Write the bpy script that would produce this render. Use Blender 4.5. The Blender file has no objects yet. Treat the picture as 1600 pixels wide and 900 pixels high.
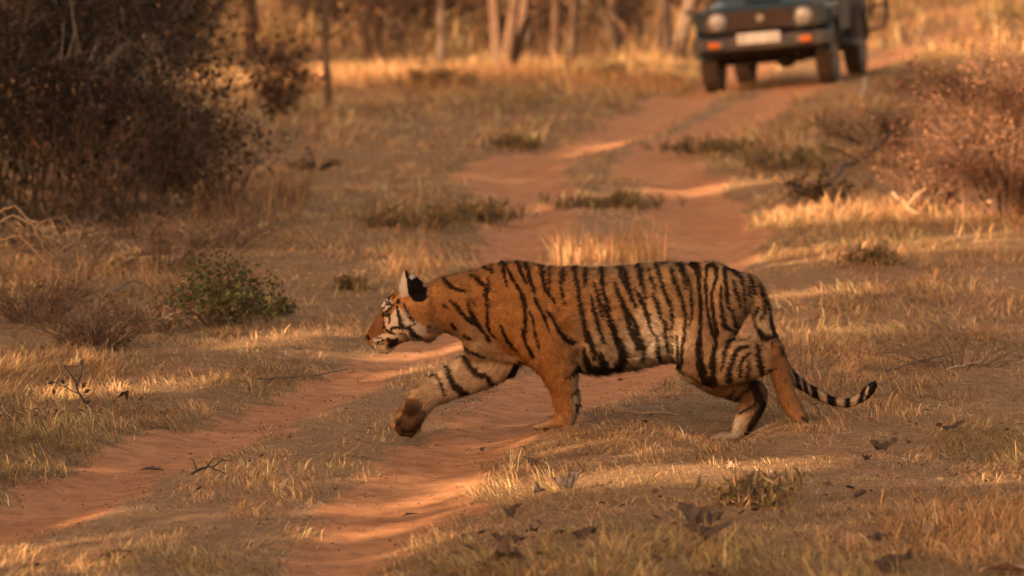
import bpy, math, random
import numpy as np
from mathutils import Vector, Matrix, Quaternion

# ------------------------------------------------------------------ camera
scene = bpy.context.scene
col = scene.collection
F = 8750.0                      # focal length in pixels of the 1600 px wide photograph
CAM = np.array((0.0, 0.0, 2.5))
TH = math.atan(661.0 / F)       # downward pitch
FWD = np.array((0.0, math.cos(TH), -math.sin(TH)))
UPV = np.array((0.0, math.sin(TH), math.cos(TH)))
cam_data = bpy.data.cameras.new('camera')
cam_data.sensor_width = 36.0
cam_data.lens = 36.0 * F / 1600.0
cam_data.clip_start = 0.5
cam_data.clip_end = 4000.0
cam_data.dof.use_dof = True
cam_data.dof.focus_distance = 24.6
cam_data.dof.aperture_fstop = 3.8
cam = bpy.data.objects.new('camera', cam_data)
col.objects.link(cam)
cam.location = CAM
cam.rotation_euler = (math.pi / 2 - TH, 0, 0)
scene.camera = cam

# ------------------------------------------------------------------ sky, sun, exposure
SUN_EL = math.radians(15.0)
AZ = np.array((0.66, 0.75)); AZ /= np.linalg.norm(AZ)
LDIR = np.array((AZ[0] * math.cos(SUN_EL), AZ[1] * math.cos(SUN_EL), -math.sin(SUN_EL)))   # way the sunlight travels
world = bpy.data.worlds.new('World'); scene.world = world; world.use_nodes = True
wn = world.node_tree.nodes; wl = world.node_tree.links
wn.clear()
wo = wn.new('ShaderNodeOutputWorld'); wb = wn.new('ShaderNodeBackground')
sky = wn.new('ShaderNodeTexSky'); sky.sky_type = 'NISHITA'; sky.sun_disc = False
sky.sun_elevation = SUN_EL; sky.sun_rotation = math.atan2(-LDIR[0], -LDIR[1])
sky.dust_density = 4.0; sky.air_density = 1.0; sky.ozone_density = 0.6
tint = wn.new('ShaderNodeMix'); tint.data_type = 'RGBA'; tint.blend_type = 'MULTIPLY'
tint.inputs[0].default_value = 1.0
tint.inputs[7].default_value = (1.0, 0.675, 0.455, 1.0)        # warm white balance of the evening picture
wl.new(sky.outputs[0], tint.inputs[6]); wl.new(tint.outputs[2], wb.inputs[0])
wb.inputs[1].default_value = 0.145
wl.new(wb.outputs[0], wo.inputs[0])
sun_data = bpy.data.lights.new('sun', 'SUN'); sun_data.energy = 4.2; sun_data.angle = math.radians(0.5)
sun_data.color = (1.0, 0.70, 0.42)
sun = bpy.data.objects.new('sun', sun_data); col.objects.link(sun)
sun.rotation_euler = Vector(LDIR).to_track_quat('-Z', 'Y').to_euler()
sun.location = (-20, -20, 20)
vs = scene.view_settings
vs.view_transform = 'Standard'; vs.look = 'None'; vs.gamma = 1.0; vs.use_curve_mapping = False
vs.exposure = 2.1
scene.render.engine = 'CYCLES'
scene.cycles.use_denoising = True
scene.cycles.max_bounces = 6; scene.cycles.diffuse_bounces = 3; scene.cycles.transparent_max_bounces = 4
scene.cycles.caustics_reflective = False; scene.cycles.caustics_refractive = False

# ------------------------------------------------------------------ helpers
rng = np.random.default_rng(7)
random.seed(7)

def at(u, v, Y):
    """world point on the photograph's pixel (u, v) at depth Y along the track"""
    r = FWD + UPV * ((450.0 - v) / F); r = r + np.array(((u - 800.0) / F, 0, 0))
    return CAM + r * (Y / r[1])

def on_ground(u, v, z=0.0):
    r = FWD + UPV * ((450.0 - v) / F) + np.array(((u - 800.0) / F, 0, 0))
    return CAM + r * ((z - CAM[2]) / r[2])

def gxy(u, v):
    p = on_ground(u, v); return (p[0], p[1])

def proj(P):
    d = P - CAM; zc = d @ FWD
    return 800.0 + F * d[:, 0] / zc, 450.0 - F * (d @ UPV) / zc

def hash2(ix, iy, seed):
    h = (ix.astype(np.int64) * 374761393 + iy.astype(np.int64) * 668265263 + seed * 974634777) & 0xffffffff
    h = ((h ^ (h >> 13)) * 1274126177) & 0xffffffff
    return ((h ^ (h >> 16)) & 0xffffff) / float(0xffffff)

def vnoise(x, y, seed=0):
    x = np.asarray(x, float); y = np.asarray(y, float)
    ix = np.floor(x).astype(np.int64); iy = np.floor(y).astype(np.int64)
    fx = x - ix; fy = y - iy; fx = fx * fx * (3 - 2 * fx); fy = fy * fy * (3 - 2 * fy)
    a = hash2(ix, iy, seed); b = hash2(ix + 1, iy, seed); c = hash2(ix, iy + 1, seed); d = hash2(ix + 1, iy + 1, seed)
    return (a * (1 - fx) + b * fx) * (1 - fy) + (c * (1 - fx) + d * fx) * fy

def fbm(x, y, seed=0, o=3):
    s = 0; a = 0.5; t = 0
    for k in range(o):
        s = s + a * vnoise(x * 2 ** k, y * 2 ** k, seed + k * 17); t += a; a *= 0.5
    return s / t

def sstep(a, b, x):
    t = np.clip((np.asarray(x, float) - a) / (b - a), 0, 1); return t * t * (3 - 2 * t)

def tag(o, label=None, cat=None, group=None, kind=None):
    if label: o['label'] = label
    if cat: o['category'] = cat
    if group: o['group'] = group
    if kind: o['kind'] = kind
    return o

def empty(name, loc, label, cat, group=None):
    o = bpy.data.objects.new(name, None); col.objects.link(o); o.location = loc
    o.empty_display_size = 0.1
    return tag(o, label, cat, group)

def mesh_obj(name, V, faces, mat, parent=None, colors=None, smooth=False, vecs=None):
    """V (N,3); faces: (M,3) or (M,4) array or list of lists"""
    me = bpy.data.meshes.new(name)
    V = np.asarray(V, np.float32)
    if isinstance(faces, np.ndarray):
        k = faces.shape[1]; m = len(faces)
        me.vertices.add(len(V)); me.vertices.foreach_set('co', V.ravel())
        me.loops.add(m * k); me.loops.foreach_set('vertex_index', faces.astype(np.int32).ravel())
        me.polygons.add(m)
        me.polygons.foreach_set('loop_start', np.arange(0, m * k, k, dtype=np.int32))
        me.update(calc_edges=True)
    else:
        me.from_pydata(V.tolist(), [], faces); me.update()
    if smooth:
        me.polygons.foreach_set('use_smooth', np.ones(len(me.polygons), bool))
    if colors is not None:
        c = np.ones((len(V), 4), np.float32); c[:, :3] = colors
        a = me.color_attributes.new('col', 'FLOAT_COLOR', 'POINT'); a.data.foreach_set('color', c.ravel())
    if vecs is not None:
        a = me.attributes.new('nrm', 'FLOAT_VECTOR', 'POINT'); a.data.foreach_set('vector', np.asarray(vecs, np.float32).ravel())
    me.materials.append(mat)
    o = bpy.data.objects.new(name, me); col.objects.link(o)
    if parent is not None: o.parent = parent
    return o

class MB:
    """collects shapes into one mesh"""
    def __init__(s): s.v = []; s.f = []
    def add(s, V, Fc):
        b = len(s.v); s.v.extend([tuple(p) for p in V]); s.f.extend([[i + b for i in f] for f in Fc]); return s
    def box(s, c, d, bev=0.0, rot=None):
        cx, cy, cz = c; hx, hy, hz = d[0] / 2, d[1] / 2, d[2] / 2
        b = min(bev, hx * .9, hy * .9, hz * .9)
        if b <= 0:
            P = [(sx * hx, sy * hy, sz * hz) for sz in (-1, 1) for sy in (-1, 1) for sx in (-1, 1)]
            Q = [[0, 2, 3, 1], [4, 5, 7, 6], [0, 1, 5, 4], [2, 6, 7, 3], [0, 4, 6, 2], [1, 3, 7, 5]]
        else:
            P = []; idx = {}
            for sx in (-1, 1):
                for sy in (-1, 1):
                    for sz in (-1, 1):
                        for ax in range(3):
                            p = [sx * hx, sy * hy, sz * hz]
                            for k in range(3):
                                if k != ax: p[k] -= (sx, sy, sz)[k] * b
                            idx[(sx, sy, sz, ax)] = len(P); P.append(tuple(p))
            Q = []
            for ax in range(3):
                o1, o2 = [k for k in range(3) if k != ax]
                for sg in (-1, 1):
                    loop = []
                    for a1, a2 in ((-1, -1), (1, -1), (1, 1), (-1, 1)):
                        t = [0, 0, 0]; t[ax] = sg; t[o1] = a1; t[o2] = a2; loop.append(idx[(t[0], t[1], t[2], ax)])
                    Q.append(loop)
                for a1 in (-1, 1):
                    for a2 in (-1, 1):
                        t0 = [0, 0, 0]; t1 = [0, 0, 0]
                        t0[o1] = t1[o1] = a1; t0[o2] = t1[o2] = a2; t0[ax] = -1; t1[ax] = 1
                        Q.append([idx[tuple(t0) + (o1,)], idx[tuple(t1) + (o1,)], idx[tuple(t1) + (o2,)], idx[tuple(t0) + (o2,)]])
            for sx in (-1, 1):
                for sy in (-1, 1):
                    for sz in (-1, 1): Q.append([idx[(sx, sy, sz, k)] for k in range(3)])
        if rot is not None: P = [tuple(rot @ Vector(p)) for p in P]
        return s.add([(p[0] + cx, p[1] + cy, p[2] + cz) for p in P], Q)
    def tube(s, pts, rad, n=8, caps=True, closed=False):
        pts = [Vector(p) for p in pts]; m = len(pts)
        if not hasattr(rad, '__len__'): rad = [rad] * m
        V = []; prev = None
        for i, p in enumerate(pts):
            if closed: t = pts[(i + 1) % m] - pts[i - 1]
            else: t = pts[min(i + 1, m - 1)] - pts[max(i - 1, 0)]
            t.normalize()
            if prev is None:
                a = Vector((0, 0, 1)) if abs(t.z) < .9 else Vector((1, 0, 0))
                nrm = t.cross(a).normalized()
            else:
                nrm = (prev - t * prev.dot(t)).normalized()
            prev = nrm; b = t.cross(nrm)
            for k in range(n):
                an = 2 * math.pi * k / n
                V.append(p + (nrm * math.cos(an) + b * math.sin(an)) * rad[i])
        Q = []
        for i in range(m if closed else m - 1):
            j = (i + 1) % m
            for k in range(n): Q.append([i * n + k, i * n + (k + 1) % n, j * n + (k + 1) % n, j * n + k])
        if caps and not closed:
            Q.append(list(range(n))[::-1]); Q.append([(m - 1) * n + k for k in range(n)])
        return s.add(V, Q)
    def lathe(s, prof, c, axis='y', n=24, cap=True):
        """prof: (along axis, radius)"""
        V = []
        for (a, r) in prof:
            for k in range(n):
                t = 2 * math.pi * k / n; x, z = r * math.cos(t), r * math.sin(t)
                V.append({'y': (c[0] + x, c[1] + a, c[2] + z), 'x': (c[0] + a, c[1] + x, c[2] + z), 'z': (c[0] + x, c[1] + z, c[2] + a)}[axis])
        Q = []; m = len(prof)
        for i in range(m - 1):
            for k in range(n): Q.append([i * n + k, i * n + (k + 1) % n, (i + 1) * n + (k + 1) % n, (i + 1) * n + k])
        if cap: Q.append(list(range(n))); Q.append([(m - 1) * n + k for k in range(n)][::-1])
        return s.add(V, Q)
    def ball(s, c, r, n=10, m=7):
        if not hasattr(r, '__len__'): r = (r, r, r)
        V = []; Q = []
        for i in range(m + 1):
            a = math.pi * i / m
            for k in range(n):
                b = 2 * math.pi * k / n
                V.append((c[0] + r[0] * math.sin(a) * math.cos(b), c[1] + r[1] * math.sin(a) * math.sin(b), c[2] + r[2] * math.cos(a)))
        for i in range(m):
            for k in range(n): Q.append([i * n + k, (i + 1) * n + k, (i + 1) * n + (k + 1) % n, i * n + (k + 1) % n])
        return s.add(V, Q)
    def prism(s, poly, y0, y1):
        """polygon of (x, z) pulled along y"""
        n = len(poly)
        V = [(p[0], y0, p[1]) for p in poly] + [(p[0], y1, p[1]) for p in poly]
        Q = [list(range(n)), list(range(n, 2 * n))[::-1]] + [[i, i + n, (i + 1) % n + n, (i + 1) % n] for i in range(n)]
        return s.add(V, Q)
    def build(s, name, mat, parent=None, smooth=False):
        return mesh_obj(name, np.array(s.v), s.f, mat, parent, smooth=smooth)

# ------------------------------------------------------------------ materials
def nodes(name):
    m = bpy.data.materials.new(name); m.use_nodes = True
    nt = m.node_tree; nt.nodes.clear()
    return m, nt.nodes, nt.links

def plain(name, c, rough=0.6, metal=0.0, vary=0.25, scale=30.0, spec=0.4, bump=0.0, dust=None):
    m, n, l = nodes(name)
    o = n.new('ShaderNodeOutputMaterial'); b = n.new('ShaderNodeBsdfPrincipled')
    tc = n.new('ShaderNodeTexCoord'); nz = n.new('ShaderNodeTexNoise'); nz.inputs['Scale'].default_value = scale; nz.inputs['Detail'].default_value = 5
    rp = n.new('ShaderNodeValToRGB')
    rp.color_ramp.elements[0].position = .3; rp.color_ramp.elements[1].position = .7
    rp.color_ramp.elements[0].color = tuple(x * (1 - vary) for x in c) + (1,); rp.color_ramp.elements[1].color = tuple(min(1, x * (1 + vary)) for x in c) + (1,)
    l.new(tc.outputs['Object'], nz.inputs['Vector']); l.new(nz.outputs['Fac'], rp.inputs[0])
    src = rp.outputs[0]
    if dust:
        n2 = n.new('ShaderNodeTexNoise'); n2.inputs['Scale'].default_value = 5; n2.inputs['Detail'].default_value = 6
        mx = n.new('ShaderNodeMix'); mx.data_type = 'RGBA'
        r2 = n.new('ShaderNodeValToRGB'); r2.color_ramp.elements[0].position = .4; r2.color_ramp.elements[1].position = .75
        r2.color_ramp.elements[1].color = (dust[3],) * 3 + (1,)
        l.new(tc.outputs['Object'], n2.inputs['Vector']); l.new(n2.outputs['Fac'], r2.inputs[0]); l.new(r2.outputs[0], mx.inputs[0])
        l.new(src, mx.inputs[6]); mx.inputs[7].default_value = dust[:3] + (1,); src = mx.outputs[2]
    l.new(src, b.inputs['Base Color'])
    b.inputs['Roughness'].default_value = rough; b.inputs['Metallic'].default_value = metal; b.inputs['Specular IOR Level'].default_value = spec
    if bump:
        bp = n.new('ShaderNodeBump'); bp.inputs['Strength'].default_value = bump; bp.inputs['Distance'].default_value = .01
        l.new(nz.outputs['Fac'], bp.inputs['Height']); l.new(bp.outputs[0], b.inputs['Normal'])
    l.new(b.outputs[0], o.inputs[0])
    return m

def foliage_mat(name, transl=0.3, rough=0.7):
    """colour from the 'col' attribute of each leaf or blade"""
    m, n, l = nodes(name)
    o = n.new('ShaderNodeOutputMaterial'); at_ = n.new('ShaderNodeAttribute'); at_.attribute_name = 'col'
    d = n.new('ShaderNodeBsdfPrincipled'); d.inputs['Roughness'].default_value = rough; d.inputs['Specular IOR Level'].default_value = .2
    t = n.new('ShaderNodeBsdfTranslucent'); mx = n.new('ShaderNodeMixShader'); mx.inputs[0].default_value = transl
    l.new(at_.outputs['Color'], d.inputs['Base Color']); l.new(at_.outputs['Color'], t.inputs['Color'])
    l.new(d.outputs[0], mx.inputs[1]); l.new(t.outputs[0], mx.inputs[2]); l.new(mx.outputs[0], o.inputs[0])
    return m

M_LEAF = foliage_mat('leaf', .3)
M_GRASS = foliage_mat('dry_grass_blade', .35)
M_BARK = plain('bark', (.10, .065, .045), .9, scale=14, bump=.5)
M_PALEBARK = plain('pale_bark', (.085, .046, .027), .9, scale=14, bump=.5)
M_TWIG = plain('dry_twig', (.115, .075, .054), .9, scale=40)
M_STRAW = plain('pale_dead_wood', (.34, .22, .125), .85, scale=40)
M_DARKTWIG = plain('dark_twig', (.030, .020, .015), .9, scale=40)
M_REDTWIG = plain('reddish_twig', (.11, .058, .038), .9, scale=40)
M_DEADLEAF = plain('dark_dead_leaf', (.035, .02, .014), .75, scale=25, vary=.5)
M_BROWNLEAF = plain('brown_dead_leaf', (.17, .075, .035), .75, scale=25, vary=.4)
M_PALELEAF = plain('pale_dead_leaf', (.24, .155, .105), .8, scale=25, vary=.3)
M_GREYLEAF = plain('grey_brown_dead_leaf', (.065, .042, .032), .8, scale=25, vary=.45)
# ------------------------------------------------------------------ terrain
RL = np.array([(10, -3.6), (19.5, -2.3), (21.2, -1.94), (23.1, -1.58), (24.3, -1.37), (25.4, -1.15), (26.5, -.9), (27.5, -.72), (29.1, -.4), (33, -.1), (36, .02), (40.4, .12), (43.3, .05), (46, .0), (48.9, .4), (50.3, .75), (53.9, 1.2), (58, 1.67), (61.1, 2.0), (70, 3.0), (85, 5.4), (110, 10.5), (200, 30)])
RR = np.array([(10, -1.9), (19.5, -.76), (20.05, -.68), (21, -.53), (22.5, -.38), (24.3, -.14), (25.7, .08), (26.6, .3), (27.3, .5), (29.5, .85), (33, 1.15), (36.5, 1.31), (42.3, 1.38), (45, 1.24), (47.1, 1.2), (50.3, 1.5), (52.8, 1.88), (55.7, 2.27), (59.3, 2.72), (64.5, 3.5), (70, 4.4), (85, 6.8), (110, 12), (200, 31.5)])
YY = np.linspace(10, 200, 1901)
def smooth_path(P):
    x = np.interp(YY, P[:, 0], P[:, 1]); k = np.ones(11) / 11
    xp = np.pad(x, 5, mode='edge'); return np.convolve(xp, k, 'valid')
XL = smooth_path(RL); XR = smooth_path(RR)
def rut_x(y): return np.interp(y, YY, XL), np.interp(y, YY, XR)

def rut_dist(x, y):
    xl, xr = rut_x(y)
    sl = np.interp(y, YY, np.gradient(XL, YY)); sr = np.interp(y, YY, np.gradient(XR, YY))
    return (x - xl) / np.sqrt(1 + sl ** 2), (x - xr) / np.sqrt(1 + sr ** 2)

def soil_mask(x, y):
    dl, dr = rut_dist(x, y)
    wob = (fbm(x * 2.3, y * 1.3, 3) - .5) * .34 + (fbm(x * 9, y * 7, 4) - .5) * .22
    hwl = .155 + .09 * vnoise(y * .35, y * 0 + 3.3, 9) + .16 * np.exp(-((y - 45) / 3.0) ** 2)
    hwr = .175 + .10 * vnoise(y * .4, y * 0 + 7.7, 9) + .07 * np.exp(-((y - 21) / 2.5) ** 2) + .16 * np.exp(-((y - 27.5) / 2.5) ** 2)
    far = .10 * sstep(31, 39, y); hwl = hwl + far; hwr = hwr + far
    a = 1 - sstep(-.10, .13, np.abs(dl) - hwl + wob); b = 1 - sstep(-.10, .13, np.abs(dr) - hwr + wob)
    return np.maximum(a, b)

def between(x, y):
    dl, dr = rut_dist(x, y)
    return sstep(0, .15, dl) * sstep(0, .15, -dr)

FEET = []      # (x, y, z) wanted under the tiger's paws
def base_h(x, y):
    x = np.asarray(x, float); y = np.asarray(y, float)
    dl, dr = rut_dist(x, y)
    z = (fbm(x * .45, y * .3, 21) - .5) * .10 + (fbm(x * 2.2, y * 2.2, 31) - .5) * .04 * (1 - .5 * soil_mask(x, y)) + (fbm(x * 7, y * 7, 33) - .5) * .018 * (1 - .8 * soil_mask(x, y))
    z = z - .045 * np.exp(-(dl / .24) ** 2) - .045 * np.exp(-(dr / .26) ** 2)
    side = np.maximum(np.maximum(-dl, dr), 0)
    z = z + .05 * sstep(.1, .9, side)
    # cross ridges worn into the ruts
    m = np.maximum(np.exp(-(dl / .3) ** 2), np.exp(-(dr / .3) ** 2))
    z = z + m * .0035 * np.sin(dl * 55) * vnoise(x * .7, y * .4, 46) + m * .005 * np.sin(y * 9 + 3 * vnoise(x * 2, y * .7, 44)) * vnoise(x * .8, y * .5, 45)
    # hump in the track behind the tiger
    z = z + .05 * np.exp(-((y - 42.5 - x * .9) / 1.3) ** 2)
    # cross slope under the jeep
    w = np.exp(-(((x - 3.2) / 2.2) ** 4)) * np.exp(-(((y - 64.2) / 3.2) ** 4))
    z = z * (1 - w) + w * ((x - 2.95) * .088 - (y - 63.1) * .014)
    z = z + .25 * sstep(66, 100, y) * sstep(3, -6, x)
    return z

FW = None
def ground_h(x, y):
    x = np.asarray(x, float); y = np.asarray(y, float)
    z = base_h(x, y)
    if FW is not None:
        for (fx, fy, fz), a in zip(FEET, FW):
            z = z + a * np.exp(-(((x - fx) / .17) ** 2 + ((y - fy) / .26) ** 2))
    return z

Y0 = 24.6
for (u, v, dy) in ((868, 670.5, -.10), (1130, 691, .10), (1246, 661, -.08), (636, 697, -.05), (1128, 699, -.22), (1128, 706, -.5), (868, 676, -.38), (1246, 668, -.35)):
    FEET.append(tuple(at(u, v, Y0 + dy)))
_A = np.array([[math.exp(-(((p[0] - q[0]) / .17) ** 2 + ((p[1] - q[1]) / .26) ** 2)) for q in FEET] for p in FEET])
FW = np.linalg.solve(_A, np.array([p[2] - float(base_h(p[0], p[1])) for p in FEET]))

def make_ground():
    ys = [-80, -30, 0, 10, 15]; y = 17.0
    while y < 112: ys.append(y); y += max(.035, y * .0040)
    ys += [116, 125, 150, 220, 400, 900, 2500]
    ys = np.array(ys)
    s = np.concatenate([[-60, -15, -5, -2.2, -1.5, -1.2], np.linspace(-1, 1, 231), [1.2, 1.5, 2.2, 5, 15, 60]])
    hw = np.clip(.105 * ys + .9, 3.0, 14.0)
    X = s[None, :] * hw[:, None]; Y = np.repeat(ys[:, None], len(s), 1)
    Z = ground_h(X.ravel(), Y.ravel())
    V = np.stack([X.ravel(), Y.ravel(), Z], 1)
    r, c = len(ys), len(s)
    i = (np.arange(r - 1)[:, None] * c + np.arange(c - 1)[None, :]).ravel()
    Q = np.stack([i, i + 1, i + c + 1, i + c], 1)
    sm = soil_mask(V[:, 0], V[:, 1]); bt = between(V[:, 0], V[:, 1])
    colr = np.stack([sm, bt, fbm(V[:, 0] * .6, V[:, 1] * .35, 77)], 1)
    m, n, l = nodes('red_earth')
    o = n.new('ShaderNodeOutputMaterial'); b = n.new('ShaderNodeBsdfPrincipled'); b.inputs['Roughness'].default_value = .95; b.inputs['Specular IOR Level'].default_value = .1
    a = n.new('ShaderNodeAttribute'); a.attribute_name = 'col'; sp = n.new('ShaderNodeSeparateColor'); l.new(a.outputs['Color'], sp.inputs[0])
    tc = n.new('ShaderNodeTexCoord')
    def noise(sc, det=6, rough=.6):
        k = n.new('ShaderNodeTexNoise'); k.inputs['Scale'].default_value = sc; k.inputs['Detail'].default_value = det; k.inputs['Roughness'].default_value = rough
        l.new(tc.outputs['Object'], k.inputs['Vector']); return k
    def ramp(src, p0, c0, p1, c1):
        k = n.new('ShaderNodeValToRGB'); k.color_ramp.elements[0].position = p0; k.color_ramp.elements[1].position = p1
        k.color_ramp.elements[0].color = c0 + (1,); k.color_ramp.elements[1].color = c1 + (1,); l.new(src, k.inputs[0]); return k
    def mix(f, x, y_, mode='MIX'):
        k = n.new('ShaderNodeMix'); k.data_type = 'RGBA'; k.blend_type = mode
        if isinstance(f, float): k.inputs[0].default_value = f
        else: l.new(f, k.inputs[0])
        l.new(x, k.inputs[6]); l.new(y_, k.inputs[7]); return k.outputs[2]
    big = noise(1.1); mid = noise(9, 8, .7); fine = noise(70, 6, .75)
    soil = ramp(big.outputs[0], .3, (.50, .222, .100), .7, (.57, .280, .140))
    soil2 = ramp(mid.outputs[0], .35, (.66, .62, .58), .65, (1.1, 1.1, 1.1))
    soilc = mix(1.0, soil.outputs[0], soil2.outputs[0], 'MULTIPLY')
    lit = ramp(mid.outputs[0], .3, (.24, .132, .062), .7, (.44, .262, .132))
    lit2 = ramp(fine.outputs[0], .35, (.5, .5, .5), .65, (1.15, 1.15, 1.15))
    litc = mix(1.0, lit.outputs[0], lit2.outputs[0], 'MULTIPLY')
    pale = ramp(fine.outputs[0], .3, (.25, .14, .08), .7, (.52, .34, .21))
    hf = n.new('ShaderNodeMath'); hf.operation = 'MULTIPLY'; hf.inputs[1].default_value = .35; l.new(sp.outputs[1], hf.inputs[0])
    litc2 = mix(hf.outputs[0], litc, pale.outputs[0])
    # ragged edge of the bare soil
    ad = n.new('ShaderNodeMath'); ad.operation = 'ADD'
    sb = n.new('ShaderNodeMath'); sb.operation = 'MULTIPLY_ADD'; sb.inputs[1].default_value = 1.1; sb.inputs[2].default_value = -.55
    l.new(mid.outputs[0], sb.inputs[0]); l.new(sp.outputs[0], ad.inputs[0]); l.new(sb.outputs[0], ad.inputs[1])
    cl = ramp(ad.outputs[0], .3, (0, 0, 0), .7, (1, 1, 1))
    l.new(mix(cl.outputs[0], litc2, soilc), b.inputs['Base Color'])
    bp = n.new('ShaderNodeBump'); bp.inputs['Strength'].default_value = .9; bp.inputs['Distance'].default_value = .02
    l.new(fine.outputs[0], bp.inputs['Height'])
    bp2 = n.new('ShaderNodeBump'); bp2.inputs['Strength'].default_value = .35; bp2.inputs['Distance'].default_value = .025
    l.new(mid.outputs[0], bp2.inputs['Height']); l.new(bp.outputs[0], bp2.inputs['Normal']); l.new(bp2.outputs[0], b.inputs['Normal'])
    l.new(b.outputs[0], o.inputs[0])
    g = mesh_obj('ground', V, Q, m, colors=colr, smooth=True)
    tag(g, 'red earth ground with two wheel ruts and matted dry grass', kind='structure')
make_ground()

# ------------------------------------------------------------------ sunlit gaps (outlines on the ground that the roadside trees leave open)
def ipoly(px, py, poly):
    inside = np.zeros(len(px), bool); n = len(poly); j = n - 1
    for i in range(n):
        xi, yi = poly[i]; xj, yj = poly[j]
        c = ((yi > py) != (yj > py)) & (px < (xj - xi) * (py - yi) / (yj - yi + 1e-12) + xi)
        inside ^= c; j = i
    return inside
def gpt(u, v):
    """terrain point seen at pixel (u, v)"""
    p = on_ground(u, v)
    for _ in range(4): p = on_ground(u, v, float(ground_h(p[0], p[1])))
    return p
def streak(pts, h):
    """a band of light along points (u, v) with half height h px"""
    h = h * 1.15 + 1.5
    out = []
    for u, v in [(u, v - h) for u, v in pts] + [(u, v + h) for u, v in pts[::-1]]:
        p = gpt(u, v); p = p + LDIR * (p[2] / -LDIR[2]); out.append((p[0], p[1]))
    return out
GAPS = [
    streak([(500, 556), (600, 553), (720, 547)], 5), streak([(500, 584), (600, 582), (700, 574)], 5),
    streak([(780, 324), (900, 310), (1000, 298), (1120, 292), (1200, 285), (1270, 284)], 5),
    streak([(850, 405), (950, 400), (1040, 398)], 16), streak([(585, 428), (640, 424), (710, 420)], 13),
    streak([(1170, 345), (1300, 338), (1400, 330), (1620, 322)], 13),
    streak([(1150, 412), (1300, 396), (1450, 386), (1620, 370)], 11),
    streak([(490, 805), (560, 800), (680, 775)], 9), streak([(480, 845), (580, 832), (640, 828)], 5),
    streak([(640, 765), (800, 765), (1000, 745), (1180, 738)], 13),
    streak([(1180, 735), (1320, 715)], 10), streak([(1520, 765), (1640, 740)], 12),
    streak([(330, 548), (450, 528), (600, 508)], 9), streak([(60, 622), (250, 604), (420, 578)], 9),
    streak([(-20, 882), (90, 856)], 8),
    streak([(860, 240), (940, 230), (1000, 218)], 4),
    streak([(1180, 466), (1400, 456)], 5), streak([(1230, 524), (1420, 514)], 6),
    streak([(1200, 640), (1400, 620)], 6),
]
def open_to_sun(Q):
    """True where a leaf at Q would shade one of the sunlit patches"""
    t = Q[:, 2] / -LDIR[2]; sx = Q[:, 0] + LDIR[0] * t; sy = Q[:, 1] + LDIR[1] * t
    r = np.zeros(len(Q), bool)
    for p in GAPS: r |= ipoly(sx, sy, p)
    # the big bush right of the track stands in the light: its body (0.2 to 1.5 m high) keeps a gap
    for z in (.35, .9, 1.5):
        k = z / -LDIR[2]; bx = sx - LDIR[0] * k; by = sy - LDIR[1] * k
        r |= ((bx - 3.85) / .7) ** 2 + ((by - 40.5) / 1.4) ** 2 < 1
    # twiggy stalks at the left edge
    k = .35 / -LDIR[2]; bx = sx - LDIR[0] * k; by = sy - LDIR[1] * k
    r |= ((bx + 3.0) / .3) ** 2 + ((by - 34.2) / .45) ** 2 < 1
    return r

# ------------------------------------------------------------------ leaves, blades, shrubs, trees
def leaf_quads(C, size, aspect, colr, up=0.0, r=rng):
    """a small diamond of two triangles at each centre"""
    N = len(C)
    d = r.normal(size=(N, 3)); d[:, 2] += up; d /= np.linalg.norm(d, axis=1)[:, None]
    e = np.cross(d, r.normal(size=(N, 3))); e /= np.linalg.norm(e, axis=1)[:, None]
    s = (size * r.uniform(.6, 1.3, N))[:, None]
    bend = np.cross(d, e) * s * r.uniform(-.15, .15, N)[:, None]
    V = np.stack([C - d * s * .5, C + e * s * aspect * .5 + bend, C + d * s * .5, C - e * s * aspect * .5 + bend], 1).reshape(-1, 3)
    i = np.arange(N) * 4
    T = np.concatenate([np.stack([i, i + 1, i + 2], 1), np.stack([i, i + 2, i + 3], 1)])
    return V, T, np.repeat(colr, 4, 0)

def palette(N, cols, w, jit=.2, r=rng):
    c = np.array(cols)[r.choice(len(cols), N, p=np.array(w) / sum(w))]
    return np.clip(c * (1 + r.normal(0, jit, (N, 1))) * (1 + r.normal(0, .06, (N, 3))), .004, .9)

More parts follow.
